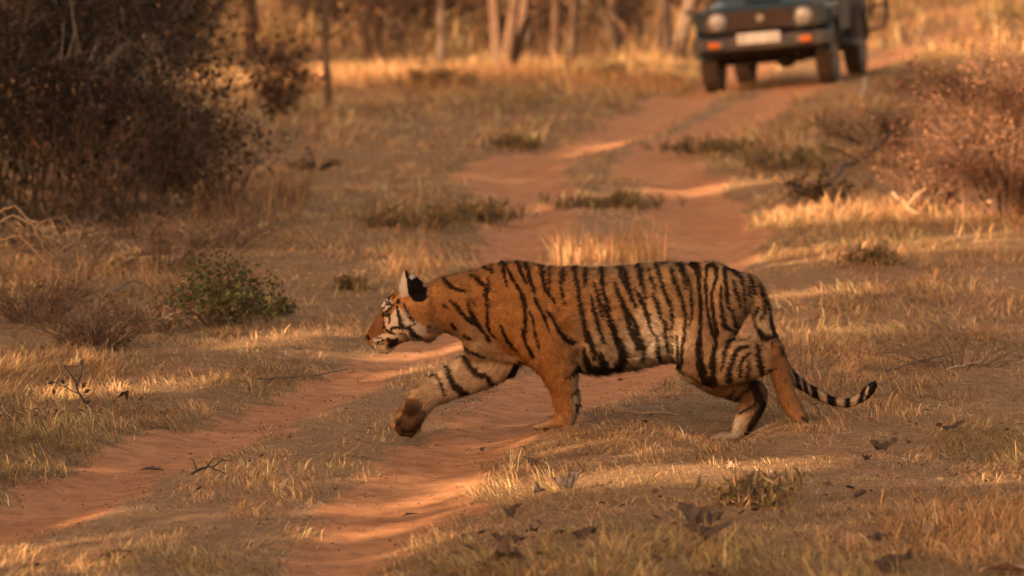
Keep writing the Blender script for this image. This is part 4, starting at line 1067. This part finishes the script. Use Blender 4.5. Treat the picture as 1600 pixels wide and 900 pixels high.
shrub('dark_low_shrub', gpt(1285, 312), .35, .3, .22, 26, 420, .04, DARK + RUST, [3, 2, 2, 1, 1, 1], 'low dark shrub right of the sunlit strip on the track', 'shrub', None, M_DARKTWIG, 264, scatter=.09)
shrub('yellow_bush', gpt(1590, 62), .9, .8, 1.0, 26, 900, .07, [(.30, .22, .05), (.12, .09, .03), (.10, .06, .03)], [1, 2, 2], 'bush with yellow leaves in the upper right corner', 'bush', None, M_TWIG, 265, scatter=.1)

# low green weeds and tufts
for k, (u, v, rx, h, lab) in enumerate((
        (810, 232, .20, .14, 'small dark green tuft left of the far track bend'),
        (640, 352, .50, .17, 'wide low dark green weed behind the tiger head'),
        (750, 345, .35, .16, 'low dark green weed at the left edge of the far track'),
        (690, 135, .50, .24, 'dark low weed under the far sunlit grass'),
        (920, 122, .60, .24, 'dark low weed left of the jeep'),
        (1035, 132, .20, .14, 'small dark weed just left of the front jeep wheel'),
        (1110, 240, .45, .16, 'low green weed on the inside of the far track bend'),
        (1250, 262, .70, .22, 'wide low green weed below the jeep'),
        (960, 325, .45, .13, 'low green weeds on the ridge between the ruts'),
        (545, 452, .10, .07, 'tiny dark green tuft left of the tiger ear'),
        (1365, 415, .18, .15, 'green grass tuft right of the tiger rump'),
        (1190, 790, .22, .16, 'dark green weed in the foreground below the hind paws'))):
    d = gpt(u, v); lf = .035 + .0016 * d[1]
    shrub('low_weed', d, rx * 1.3, rx, h * .8, 30, int(260 + 420 * rx), lf, [(.17, .125, .055), (.21, .145, .07), (.26, .165, .085), (.12, .092, .04)], [2, 2, 1.5, 1], lab, 'weed', None, M_TWIG, 300 + k, up=1.6, thick=.003, scatter=.2, aspect=.16)

# background trees
BT = [(515, 172, 5.5, .036, (.0, 0), 1, M_BARK, 'thin grey sapling before the far sunlit grass'),
      (392, 95, 7, .075, (.0, 0), 1, M_PALEBARK, 'pale straight trunk left of the grey sapling'),
      (782, 118, 8, .07, (-.03, 0), 3, M_PALEBARK, 'forked tree with several stems behind the tiger shoulder'),
      (866, 95, 7.5, .055, (.01, 0), 1, M_PALEBARK, 'orange lit trunk right of the forked tree'),
      (892, 92, 6, .05, (.10, 0), 1, M_BARK, 'thin leaning trunk right of the orange lit trunk'),
      (1045, 92, 7.5, .085, (.01, 0), 2, M_BARK, 'brown double trunk just left of the jeep'),
      (690, 100, 6.5, .05, (.02, 0), 1, M_BARK, 'thin dark stem left of the forked tree'),
      (575, 90, 6, .045, (-.03, 0), 1, M_PALEBARK, 'thin pale stem right of the grey sapling'),
      (960, 80, 7, .07, (.03, 0), 1, M_BARK, 'dark slim trunk between the leaning trunk and the jeep')]
for k, (u, v, h, r_, lean, st, bk, lab) in enumerate(BT):
    tree('forest_tree', gpt(u, v), h, r_, lean, 8, 260, .11, TANC + RUST, [1, 1, 1, 1, 1, 1], lab, None, bk, 400 + k, st, limb_from=.12 if k in (0, 2) else .2)
def zone(x, y):
    u = 800 + F * x / y
    return ('behind the dark left thicket' if u < 380 else 'between the pale trunk and the grey sapling' if u < 515 else 'between the grey sapling and the forked tree' if u < 780 else 'between the forked tree and the double trunk' if u < 1045 else 'behind the jeep' if u < 1380 else 'beyond the track bend right of the jeep')
for k in range(24):
    y = rng.uniform(74, 104); x = rng.uniform(-.098, .10) * y
    xl, xr = rut_x(y)
    if xl - 1.6 < x < xr + 1.8: x = xr + 2.2 + rng.uniform(0, 2)
    tree('forest_tree', gl(x, y), rng.uniform(4.5, 8), rng.uniform(.03, .085), (rng.uniform(-.1, .1), rng.uniform(-.05, .05)), 9, 300, .12, FOR, [1, 1, 1, 1, 1],
         'slim bare far tree ' + zone(x, y), 'slim trees of the far forest ' + zone(x, y), (M_BARK, M_PALEBARK)[k % 2], 450 + k, 1, limb_from=.05)
for k in range(64):
    y = rng.uniform(70.5, 100); x = rng.uniform(-.098, .10) * y
    xl, xr = rut_x(y)
    if xl - 1.8 < x < xr + 2.0: x = xr + 2.6 + rng.uniform(0, 2)
    dk = x < -.052 * y  # shrubs at the left get darker leaf and twig colours in place of shade
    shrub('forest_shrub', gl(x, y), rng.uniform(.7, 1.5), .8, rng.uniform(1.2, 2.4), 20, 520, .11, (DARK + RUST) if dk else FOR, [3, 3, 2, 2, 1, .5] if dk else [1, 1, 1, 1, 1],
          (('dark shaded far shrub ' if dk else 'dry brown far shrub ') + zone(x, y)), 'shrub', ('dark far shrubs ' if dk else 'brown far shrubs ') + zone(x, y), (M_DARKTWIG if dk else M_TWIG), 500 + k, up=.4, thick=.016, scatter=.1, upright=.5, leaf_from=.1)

# the mass of forest beyond
N = 26000; r = np.random.default_rng(60)
y = r.uniform(104, 124, N); x = r.uniform(-.14, .14, N) * y; z = ground_h(x, y) + r.uniform(0, 1, N) ** 1.3 * 5
V, T, c = leaf_quads(np.stack([x, y, z], 1), .35, .5, palette(N, FOR, [1, 1, 1, 1, 1], .25, r), .5, r)
tag(mesh_obj('far_forest', V, T, M_LEAF, None, c), 'brown mass of dry forest closing the view', 'forest', kind='stuff')

# ------------------------------------------------------------------ grass
def blades(P, L, Wd, colr, lean, r, bend=.5, bias=None):
    """bent tapering blades: three triangles each"""
    N = len(P); a = r.uniform(0, 2 * math.pi, N)
    d = np.stack([np.cos(a), np.sin(a), np.zeros(N)], 1)
    if bias is not None: d += bias; d /= np.linalg.norm(d[:, :2], axis=1)[:, None]
    up = np.array((0, 0, 1.0))
    l0 = lean[:, None]
    D1 = d * np.sin(l0) + up * np.cos(l0); l1 = np.clip(lean + bend * r.uniform(.2, 1.4, N), 0, 1.75)[:, None]
    D2 = d * np.sin(l1) + up * np.cos(l1)
    sd = np.stack([-d[:, 1], d[:, 0], np.zeros(N)], 1); tw = r.uniform(-.9, .9, N)[:, None]
    sd = sd * np.cos(tw) + d * np.sin(tw)
    w = Wd[:, None] * .5; M1 = P + D1 * L[:, None] * .5; T1 = M1 + D2 * L[:, None] * .5
    V = np.stack([P - sd * w, P + sd * w, M1 - sd * w * .8, M1 + sd * w * .8, T1], 1).reshape(-1, 3)
    i = np.arange(N) * 5
    T = np.concatenate([np.stack([i, i + 1, i + 3], 1), np.stack([i, i + 3, i + 2], 1), np.stack([i + 2, i + 3, i + 4], 1)])
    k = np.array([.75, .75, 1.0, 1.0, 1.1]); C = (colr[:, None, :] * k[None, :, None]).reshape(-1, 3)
    return V, T, C
GS = [(.47, .280, .128), (.36, .198, .090), (.58, .365, .182), (.22, .118, .058), (.19, .14, .054)]

def scatter(y0, y1, dens, r, margin=1.0):
    ym = np.linspace(y0, y1, 200); hw = .094 * ym + margin; A = np.trapezoid(2 * hw, ym) if hasattr(np, 'trapezoid') else np.trapz(2 * hw, ym)
    N = int(A * dens); y = r.choice(ym, N, p=hw / hw.sum()) + r.uniform(-.5, .5, N) * (y1 - y0) / 200
    x = r.uniform(-1, 1, N) * (.094 * y + margin)
    return x, y

def grass(name, y0, y1, dens, L, Wd, lean, seed, label):
    r = np.random.default_rng(seed)
    x, y = scatter(y0, y1, dens, r)
    s = soil_mask(x, y); b = between(x, y)
    patch = fbm(x * 1.3, y * .8, 55); patch2 = fbm(x * .5, y * .3, 57); green = fbm(x * .9 + 40, y * .6, 58)
    keep = (1 - s) ** 1.15 * (1 - .12 * b) * (.6 + .6 * sstep(.25, .65, patch))
    k = r.uniform(size=len(x)) < keep
    x, y, b, patch, patch2, green = [q[k] for q in (x, y, b, patch, patch2, green)]
    N = len(x); P = np.stack([x, y, ground_h(x, y) - .004], 1)
    clump = fbm(x * 7, y * 5, 59, 2)
    hgt = (.5 + .9 * sstep(.35, .75, patch)) * (1 - .35 * b) * (.75 + .5 * patch2) * (.45 + 1.3 * sstep(.3, .75, clump))
    ll = L * hgt * r.uniform(.5, 1.5, N)
    c = palette(N, GS, [3, 3, 1.8, 2, .5], .34, r)
    g = (sstep(.55, .72, green) * .5)[:, None]; c = c * (1 - g) + g * np.array((.15, .13, .045)) * (c.mean(1, keepdims=True) / .2)
    c = c * (1 + (patch2[:, None] - .5) * .5) * (.62 + .75 * sstep(.25, .7, clump))[:, None]
    le = np.abs(r.normal(lean, .35, N))
    ang = 14 * fbm(x * .9, y * .9, 63, 2); mg = 1.1
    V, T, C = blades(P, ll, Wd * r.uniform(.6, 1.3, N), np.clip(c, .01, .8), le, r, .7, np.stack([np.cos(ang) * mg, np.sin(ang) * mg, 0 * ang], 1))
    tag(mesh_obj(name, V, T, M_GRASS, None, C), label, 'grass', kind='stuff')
grass('foreground_grass', 18.6, 29.5, 4100, .052, .0034, .98, 11, 'short matted dry grass around the tiger and in the foreground')
grass('middle_grass', 29.5, 48, 880, .065, .0058, .95, 12, 'dry grass beside the track behind the tiger')
grass('distant_grass', 48, 72, 280, .095, .010, .85, 13, 'dry grass around the jeep and the far track bend')
grass('forest_grass', 72, 106, 50, .30, .022, .45, 14, 'tall dry grass under the far trees')

def stand(name, u0, u1, v, depth, n, L, W_, lean, seed, label, cols=TANC, w=(1, 1, 1)):
    """a belt of tall dry grass"""
    r = np.random.default_rng(seed)
    a = np.array(gpt(u0, v)); b = np.array(gpt(u1, v if not isinstance(v, tuple) else v))
    t = r.uniform(size=n); P = a + (b - a) * t[:, None]; P[:, 1] += r.normal(0, depth, n)
    cl = vnoise(P[:, 0] * 3, P[:, 1] * 2, seed); k = r.uniform(size=n) < .25 + cl; P = P[k]; cl = cl[k]; m = len(P)
    k = r.uniform(size=len(P)) > soil_mask(P[:, 0], P[:, 1]); P = P[k]; cl = cl[k]; m = len(P)
    P[:, 2] = ground_h(P[:, 0], P[:, 1]) - .01
    V, T, C = blades(P, L * r.uniform(.45, 1.15, m) * (.6 + .6 * cl), W_ * r.uniform(.6, 1.3, m), palette(m, cols, w, .2, r), np.abs(r.normal(lean, .16, m)), r, .45)
    tag(mesh_obj(name, V, T, M_GRASS, None, C), label, 'grass', kind='stuff')
GOLD = [(.44, .235, .105), (.35, .18, .08), (.52, .31, .155)]
stand('tall_grass', 865, 1035, 412, .35, 420, .30, .008, .2, 21, 'tall golden grass in the sun just behind the tiger back', GOLD)
stand('tall_grass', 600, 700, 428, .30, 200, .20, .007, .4, 22, 'short golden grass in the sun behind the tiger ear', GOLD)
stand('tall_grass', 1195, 1620, 345, .9, 1300, .17, .008, .5, 23, 'golden grass at the foot of the pinkish bush', GOLD)
stand('tall_grass', 1180, 1620, 405, .5, 900, .16, .006, .7, 24, 'lit dry grass on the right bank behind the rump', GOLD)
stand('tall_grass', 430, 1060, 136, 1.7, 4200, .28, .010, .3, 25, 'tall sunlit golden grass before the far trees', GOLD)
stand('tall_grass', -30, 130, 470, .5, 140, .30, .007, .3, 26, 'pale standing stalks at the left edge', TANC)
stand('tall_grass', 1380, 1640, 840, .35, 900, .17, .005, .5, 27, 'blurred tall grass in the lower right foreground', GS, (3, 3, 1.5, 2, 1))
stand('tall_grass', 120, 480, 596, .35, 700, .085, .004, .6, 28, 'sunlit line of short grass along the left rut', GOLD)
stand('tall_grass', 350, 600, 520, .4, 700, .10, .004, .6, 29, 'sunlit line of dry grass right of the green bush', GOLD)
stand('tall_grass', 828, 905, 676, .07, 420, .055, .0035, .7, 31, 'short dry grass around the planted forepaw', GS, (3, 3, 1.5, 2, 1))
stand('tall_grass', 1090, 1180, 700, .09, 420, .055, .0035, .7, 32, 'short dry grass around the planted hind paw', GS, (3, 3, 1.5, 2, 1))
stand('tall_grass', 1225, 1275, 670, .07, 260, .05, .0035, .7, 33, 'short dry grass around the trailing hind paw', GS, (3, 3, 1.5, 2, 1))
stand('matted_grass', 720, 1640, 742, .55, 11000, .050, .0036, 1.0, 34, 'matted dry grass below the tiger hind paws', GS, (3, 3, 2, 2, 1))
stand('matted_grass', 660, 1640, 830, .55, 12000, .055, .0038, .95, 35, 'matted dry grass along the bottom right of the picture', GS, (3, 3, 2, 2, 1))
stand('tall_grass', 300, 480, 320, 1.2, 700, .30, .008, .4, 30, 'brown standing grass right of the dark thicket', TANC + RUST, (1, 1, 1, 1, 1, .5))

# straw and chips of litter lying flat
r = np.random.default_rng(70)
x, y = scatter(18.8, 30, 800, r); s = soil_mask(x, y); k = r.uniform(size=len(x)) < (1 - s) * .85 + .09
x = x[k]; y = y[k]; n = len(x)
P = np.stack([x, y, ground_h(x, y) + r.uniform(.002, .02, n)], 1)
V, T, C = blades(P, r.uniform(.03, .12, n), r.uniform(.0018, .004, n) * (1 + .03 * (y - 20)), palette(n, [(.50, .34, .19), (.34, .20, .10), (.60, .44, .27)], [2, 2, 1], .2, r), r.uniform(1.35, 1.6, n), r, .15)
tag(mesh_obj('straw_litter', V, T, M_GRASS, None, C), 'broken straw lying flat over the ground', 'straw', kind='stuff')
x, y = scatter(18.8, 32, 80, r); n = len(x); s = soil_mask(x, y)
rad = r.uniform(.002, .007, n) * (1 + 1.6 * (r.uniform(size=n) > .985)); q = np.array([(1, 0, 0), (-1, 0, 0), (0, 1, 0), (0, -1, 0), (0, 0, .7), (0, 0, -.7)])
C0 = np.stack([x, y, ground_h(x, y) + rad * .3], 1)
V = (C0[:, None, :] + q[None] * rad[:, None, None] * r.uniform(.6, 1.3, (n, 6, 1))).reshape(-1, 3)
fq = np.array([(0, 2, 4), (2, 1, 4), (1, 3, 4), (3, 0, 4), (2, 0, 5), (1, 2, 5), (3, 1, 5), (0, 3, 5)])
T = (np.arange(n)[:, None, None] * 6 + fq[None]).reshape(-1, 3)
tag(mesh_obj('pebbles', V, T, M_LEAF, None, np.repeat(palette(n, [(.24, .11, .06), (.12, .06, .035), (.34, .19, .11)], [2, 1, 1], .2, r), 6, 0)), 'small clods and pebbles on the track', 'pebbles', kind='stuff')

# ------------------------------------------------------------------ fallen leaves
def fallen_leaf(u, v, L, Wd, az, curl, lift, mat, label, seed, tilt=0.0):
    """a dry leaf: pointed outline, folded along the midrib, edges rolled and torn"""
    L *= .80; Wd *= .85; lift *= .5; flat = min(1.0, abs(curl) * 1.25)
    r = np.random.default_rng(seed); p = gpt(u, v)
    nx, ny = 9, 5; V = []
    roll = r.uniform(-.8, .8); ph = r.uniform(0, 6)
    for i in range(nx):
        t = i / (nx - 1); w = Wd * .62 * (math.sin(math.pi * (t ** .8 * .97 + .015)) ** 1.1) * r.uniform(.75, 1.15)
        for j in range(ny):
            s = j / (ny - 1) * 2 - 1; f = abs(s) * w
            fold = .55 + .5 * math.sin(ph + t * 5)
            y = s * w * (.75 + .1 * roll); z = f * (fold if s > 0 else .8 - .3 * fold) * (1.9 if curl > 0 else -1.8) * flat
            z += flat * .10 * L * math.sin(t * 3.1 + ph) * (1 if curl > 0 else -1) + r.normal(0, .09) * Wd * flat + flat * roll * s * w * (t - .5) * 1.5
            V.append(((t - .5) * L + r.normal(0, .015) * L, y + r.normal(0, .03) * Wd, z))
    V = np.array(V); V[:, 2] += lift + .006 - V[:, 2].min() * .75
    Q = [[i * ny + j, (i + 1) * ny + j, (i + 1) * ny + j + 1, i * ny + j + 1] for i in range(nx - 1) for j in range(ny - 1)]
    o = mesh_obj('fallen_leaf', V, Q, mat, None)
    o.location = p; o.rotation_euler = (tilt * .6, r.uniform(-.2, .2), az)
    md = o.modifiers.new('thickness', 'SOLIDIFY'); md.thickness = .0015
    tag(o, label, 'leaf', 'dead leaves lying in the grass')
A = M_DEADLEAF; Bm = M_BROWNLEAF; Pm = M_PALELEAF; Gm = M_GREYLEAF
for k, (u, v, L, w, az, cu, li, m, tl, lab) in enumerate((
    (886, 768, .15, .09, .1, -1.0, .045, A, .2, 'curled dark leaf standing in the grass below the planted paw'),
    (842, 776, .08, .05, .8, .5, .02, Gm, .3, 'small grey leaf left of the curled dark leaf'),
    (803, 812, .09, .06, -.3, -.8, .03, A, .2, 'small dark leaf left below the curled dark leaf'),
    (795, 858, .17, .07, .35, -.6, .03, A, .3, 'long dark leaf in the foreground, lower middle'),
    (790, 888, .16, .08, -.1, .7, .03, Gm, .3, 'brown leaf with pale rim at the bottom edge'),
    (832, 838, .05, .04, .9, .5, .02, A, .2, 'tiny dark leaf above the long dark leaf'),
    (915, 845, .11, .06, .0, -.7, .02, A, .1, 'dark leaf half hidden in the grass, bottom middle'),
    (1085, 828, .22, .13, .25, -.7, .05, Gm, .5, 'large grey brown curled leaf in the foreground'),
    (1112, 848, .22, .08, -.1, -.6, .03, A, .2, 'long dark leaf under the large grey brown leaf'),
    (1047, 826, .06, .04, 1.0, .4, .03, Pm, .8, 'small pale leaf left of the large grey brown leaf'),
    (1378, 708, .14, .06, .1, -.8, .03, A, .1, 'dark ragged leaf below the tail tip'),
    (1352, 726, .07, .06, 1.2, .6, .03, A, .5, 'dark upright leaf left below the ragged leaf'),
    (1490, 676, .13, .04, .3, -.5, .03, A, .2, 'dark narrow leaf right of the tail in the grass'),
    (1342, 782, .10, .05, .9, .6, .03, Gm, .6, 'grey leaf standing in the foreground grass at right'),
    (1280, 782, .09, .045, .7, .5, .03, Pm, .8, 'pale leaf standing in the grass left of the grey one'),
    (1222, 730, .05, .03, 1.3, .3, .03, Pm, .9, 'bright small leaf below the hind paw'),
    (1142, 738, .05, .04, .2, .4, .02, Pm, .5, 'pale round leaf below the hind paws'),
    (1395, 896, .18, .10, .0, -.8, .02, A, .1, 'dark leaf at the bottom edge, right of middle'),
    (1575, 898, .26, .12, .3, .3, .01, Pm, .1, 'broad pale leaf at the bottom right corner'),
    (1372, 850, .12, .05, .2, -.6, .02, A, .2, 'dark brown leaf above the bottom right dark leaf'),
    (1455, 840, .11, .05, .6, .4, .03, Pm, .6, 'pale stalk leaf in the lower right grass'),
    (1590, 690, .09, .05, .9, .4, .03, Pm, .6, 'pale leaf at the right edge'),
    (175, 876, .13, .08, .2, .6, .01, Pm, .2, 'pale curled leaf on the grass at lower left'),
    (196, 873, .06, .04, .6, -.6, .01, A, .2, 'dark leaf touching the pale curled leaf'),
    (238, 738, .12, .06, .1, .2, .006, Gm, .0, 'flat grey leaf at the edge of the near left rut'),
    (396, 603, .055, .06, .2, -.9, .02, Bm, .2, 'rust brown leaf at the end of the long stick'),
    (755, 706, .035, .03, .2, -.5, .005, A, .1, 'small dark scrap lying on the right rut'),
    (830, 728, .09, .05, .2, -.5, .01, A, .1, 'dark flat leaf left below the planted paw'),
    (640, 808, .08, .02, .2, .3, .004, A, .0, 'thin dark bark flake on the right rut'),
    (185, 632, .05, .07, 1.2, -.8, .05, A, 1.1, 'dark withered leaf right of the small bare sapling'))):
    fallen_leaf(u, v, L, w, az, cu, li, m, lab, 700 + k, tl)

r = np.random.default_rng(77)
x, y = scatter(18.8, 26, 34, r); s_ = soil_mask(x, y); right = sstep(-.1, .6, x - np.interp(y, YY, XR)) * sstep(25.0, 23.6, y)
k = r.uniform(size=len(x)) < (1 - s_) * (.02 + .7 * right * sstep(.4, .65, fbm(x * 1.6, y * 1.6, 88))); x = x[k]; y = y[k]; n = len(x)
an = r.uniform(0, 6.28, n); L_ = r.uniform(.006, .024, n); pts = []
for q in range(6):                                            # ragged six-cornered scraps, a little domed and tilted
    t = an + q * math.pi / 3; rr_ = L_ * r.uniform(.45, 1.1, n)
    pts.append(np.stack([np.cos(t) * rr_, np.sin(t) * rr_ * .8, rr_ * np.sin(t + an * 3) * .55], 1))
C0 = np.stack([x, y, ground_h(x, y) + .014 + L_ * .35], 1)
V = np.stack([C0 + p for p in pts] + [C0 + np.array((0, 0, .006))], 1).reshape(-1, 3)
fq = np.array([(i, (i + 1) % 6, 6) for i in range(6)]); T = (np.arange(n)[:, None, None] * 7 + fq[None]).reshape(-1, 3)
c = np.repeat(palette(n, [(.035, .02, .014), (.07, .035, .02), (.13, .07, .04), (.24, .15, .09)], [3, 3, 2, 1], .25, r), 7, 0)
tag(mesh_obj('leaf_scraps', V, T, M_LEAF, None, c), 'scraps of dead leaves caught in the foreground grass', 'leaf litter', kind='stuff')

# ------------------------------------------------------------------ sticks, stalks and the little sapling
def stick(name, pts, rad, mat, label, cat='stick', lift=.01, forks=(), px=True):
    mb = MB(); W = []
    for (u, v, dz) in pts:
        p = gpt(u, v); W.append((p[0], p[1], p[2] + dz + lift))
    W = np.array(W); n = len(W)
    t = np.linspace(0, n - 1, n * 4); S = np.stack([np.interp(t, np.arange(n), W[:, c]) for c in range(3)], 1)
    S[1:-1] += np.random.default_rng(len(label)).normal(0, rad * .5, S[1:-1].shape)
    base = S[0].copy(); S -= base
    mb.tube(S, np.linspace(rad, rad * .45, len(S)), 6)
    for (f, dx, dy, dz) in forks:
        i = int(f * (len(S) - 1)); e = S[i] + np.array((dx, dy, dz)); m_ = (S[i] + e) / 2 + np.array((0, 0, .02))
        mb.tube([S[i], m_, e], [rad * .6, rad * .45, rad * .2], 5)
    o = mb.build(name, mat); o.location = base
    return tag(o, label, cat)
stick('stick', [(402, 598, .01), (450, 596, .01), (500, 592, .015), (545, 586, .02)], .006, M_BARK, 'long thin dark stick lying across the grass left of the lifted paw')
stick('stick', [(445, 495, .03), (415, 490, .05), (385, 488, .04)], .006, M_STRAW, 'pale dead stick at the right foot of the green bush', forks=[(.5, -.01, 0, .09)])
stick('fallen_branch', [(1385, 262, .25), (1355, 275, .14), (1320, 280, .10), (1290, 300, .02)], .022, M_DARKTWIG, 'dark crooked branch on the ground left of the pinkish bush', 'branch', forks=[(.5, -.3, 0, .12)])
stick('fallen_branch', [(1395, 325, .10), (1425, 345, .06), (1470, 358, .03)], .014, M_STRAW, 'pale bent branch lying before the pinkish bush', 'branch', forks=[(.4, .12, 0, .12)])
stick('fallen_branch', [(1545, 335, .08), (1580, 330, .10), (1620, 338, .05)], .014, M_STRAW, 'pale forked branch at the right edge under the bush', 'branch', forks=[(.4, .12, 0, .10)])
stick('fallen_branch', [(1345, 205, .32), (1352, 190, .40), (1358, 165, .25)], .022, M_STRAW, 'pale upright broken branch in the sparse bush', 'branch')
stick('stick', [(1060, 655, .01), (980, 650, .012), (910, 640, .012)], .005, M_STRAW, 'pale straw coloured stick lying behind the planted paw')
stick('stick', [(1480, 590, .03), (1535, 582, .05)], .006, M_STRAW, 'pale stick in the brush right of the tail')
stick('stick', [(1385, 590, .02), (1430, 578, .03), (1500, 566, .04)], .006, M_BARK, 'thin dark stick pointing right from the tail tip')
stick('stick', [(300, 748, .01), (325, 742, .03), (352, 748, .01)], .006, M_DARKTWIG, 'small dark twig on the ridge between the near ruts', forks=[(.2, -.03, 0, .05), (.5, .06, 0, .04), (.7, .08, 0, .03)])
stick('stick', [(1200, 490, .01), (1260, 484, .02), (1330, 492, .01)], .006, M_BARK, 'thin brown stick in the grass right of the rump')
stick('stick', [(140, 395, .10), (190, 388, .11)], .010, M_STRAW, 'pale straight stick before the dark thicket')
stick('stick', [(170, 470, .03), (210, 455, .06), (260, 475, .02)], .008, M_BARK, 'grey fallen stick left of the green bush')
for k, pts in enumerate(([(-12, 470, .42), (20, 470, .48), (60, 468, .40), (95, 465, .24), (125, 460, .17)], [(-12, 462, .30), (30, 462, .34), (75, 462, .17), (105, 462, .09), (128, 455, .14)], [(-14, 466, .48), (25, 466, .52), (50, 466, .42), (70, 466, .26)])):
    stick('arching_stalk', pts, .007, M_STRAW, ('upper pale stalk arching in from the left edge', 'lower pale stalk arching in from the left edge', 'short pale stalk curving down at the left edge')[k], 'stalk', forks=[(.6, .12, 0, -.06), (.75, .10, 0, .05)])

def sapling():
    p = gpt(135, 640); root = empty('bare_sapling', p, 'small dark bare sapling with a few withered leaves at left', 'sapling')
    mb = MB(); c = lambda u, v: np.array(at(u, v, p[1])) - p
    mb.tube([c(142, 640), c(132, 628), c(122, 612), c(118, 596), c(98, 568)], [.006, .006, .005, .004, .002], 6)
    mb.tube([c(120, 604), c(127, 585), c(130, 556)], [.004, .003, .0015], 5); mb.tube([c(130, 626), c(142, 617), c(150, 606)], [.003, .002, .001], 5); mb.tube([c(124, 616), c(100, 604), c(84, 596)], [.003, .002, .001], 5)
    mb.build('stem', M_DARKTWIG, root)
    for u, v in ((131, 602), (136, 611), (98, 596), (80, 598), (84, 612), (128, 566), (137, 628), (145, 634)):
        q = MB(); a = random.uniform(0, 3); e = c(u, v); d = np.array((math.cos(a) * .018, .004, math.sin(a) * .018)); s = np.array((-math.sin(a) * .010, .004, math.cos(a) * .010))
        q.add([e - d, e + s, e + d, e - s, e + np.array((0, -.006, 0))], [[0, 1, 4], [1, 2, 4], [2, 3, 4], [3, 0, 4], [3, 2, 1, 0]]); q.build('withered_leaf', M_DEADLEAF, root)
sapling()
shrub('dry_brush', gpt(1500, 575), .55, .35, .20, 40, 60, .02, TANC, [1, 1, 1], 'low tangle of dry brush right of the tail', 'shrub', None, M_TWIG, 801, thick=.0035)
shrub('dry_brush', gpt(20, 660), .30, .30, .12, 40, 120, .02, TANC + DARK, [1, 1, 1, 1, 1, 1], 'low dry tangle at the left edge above the near rut', 'shrub', None, M_TWIG, 802, thick=.003)
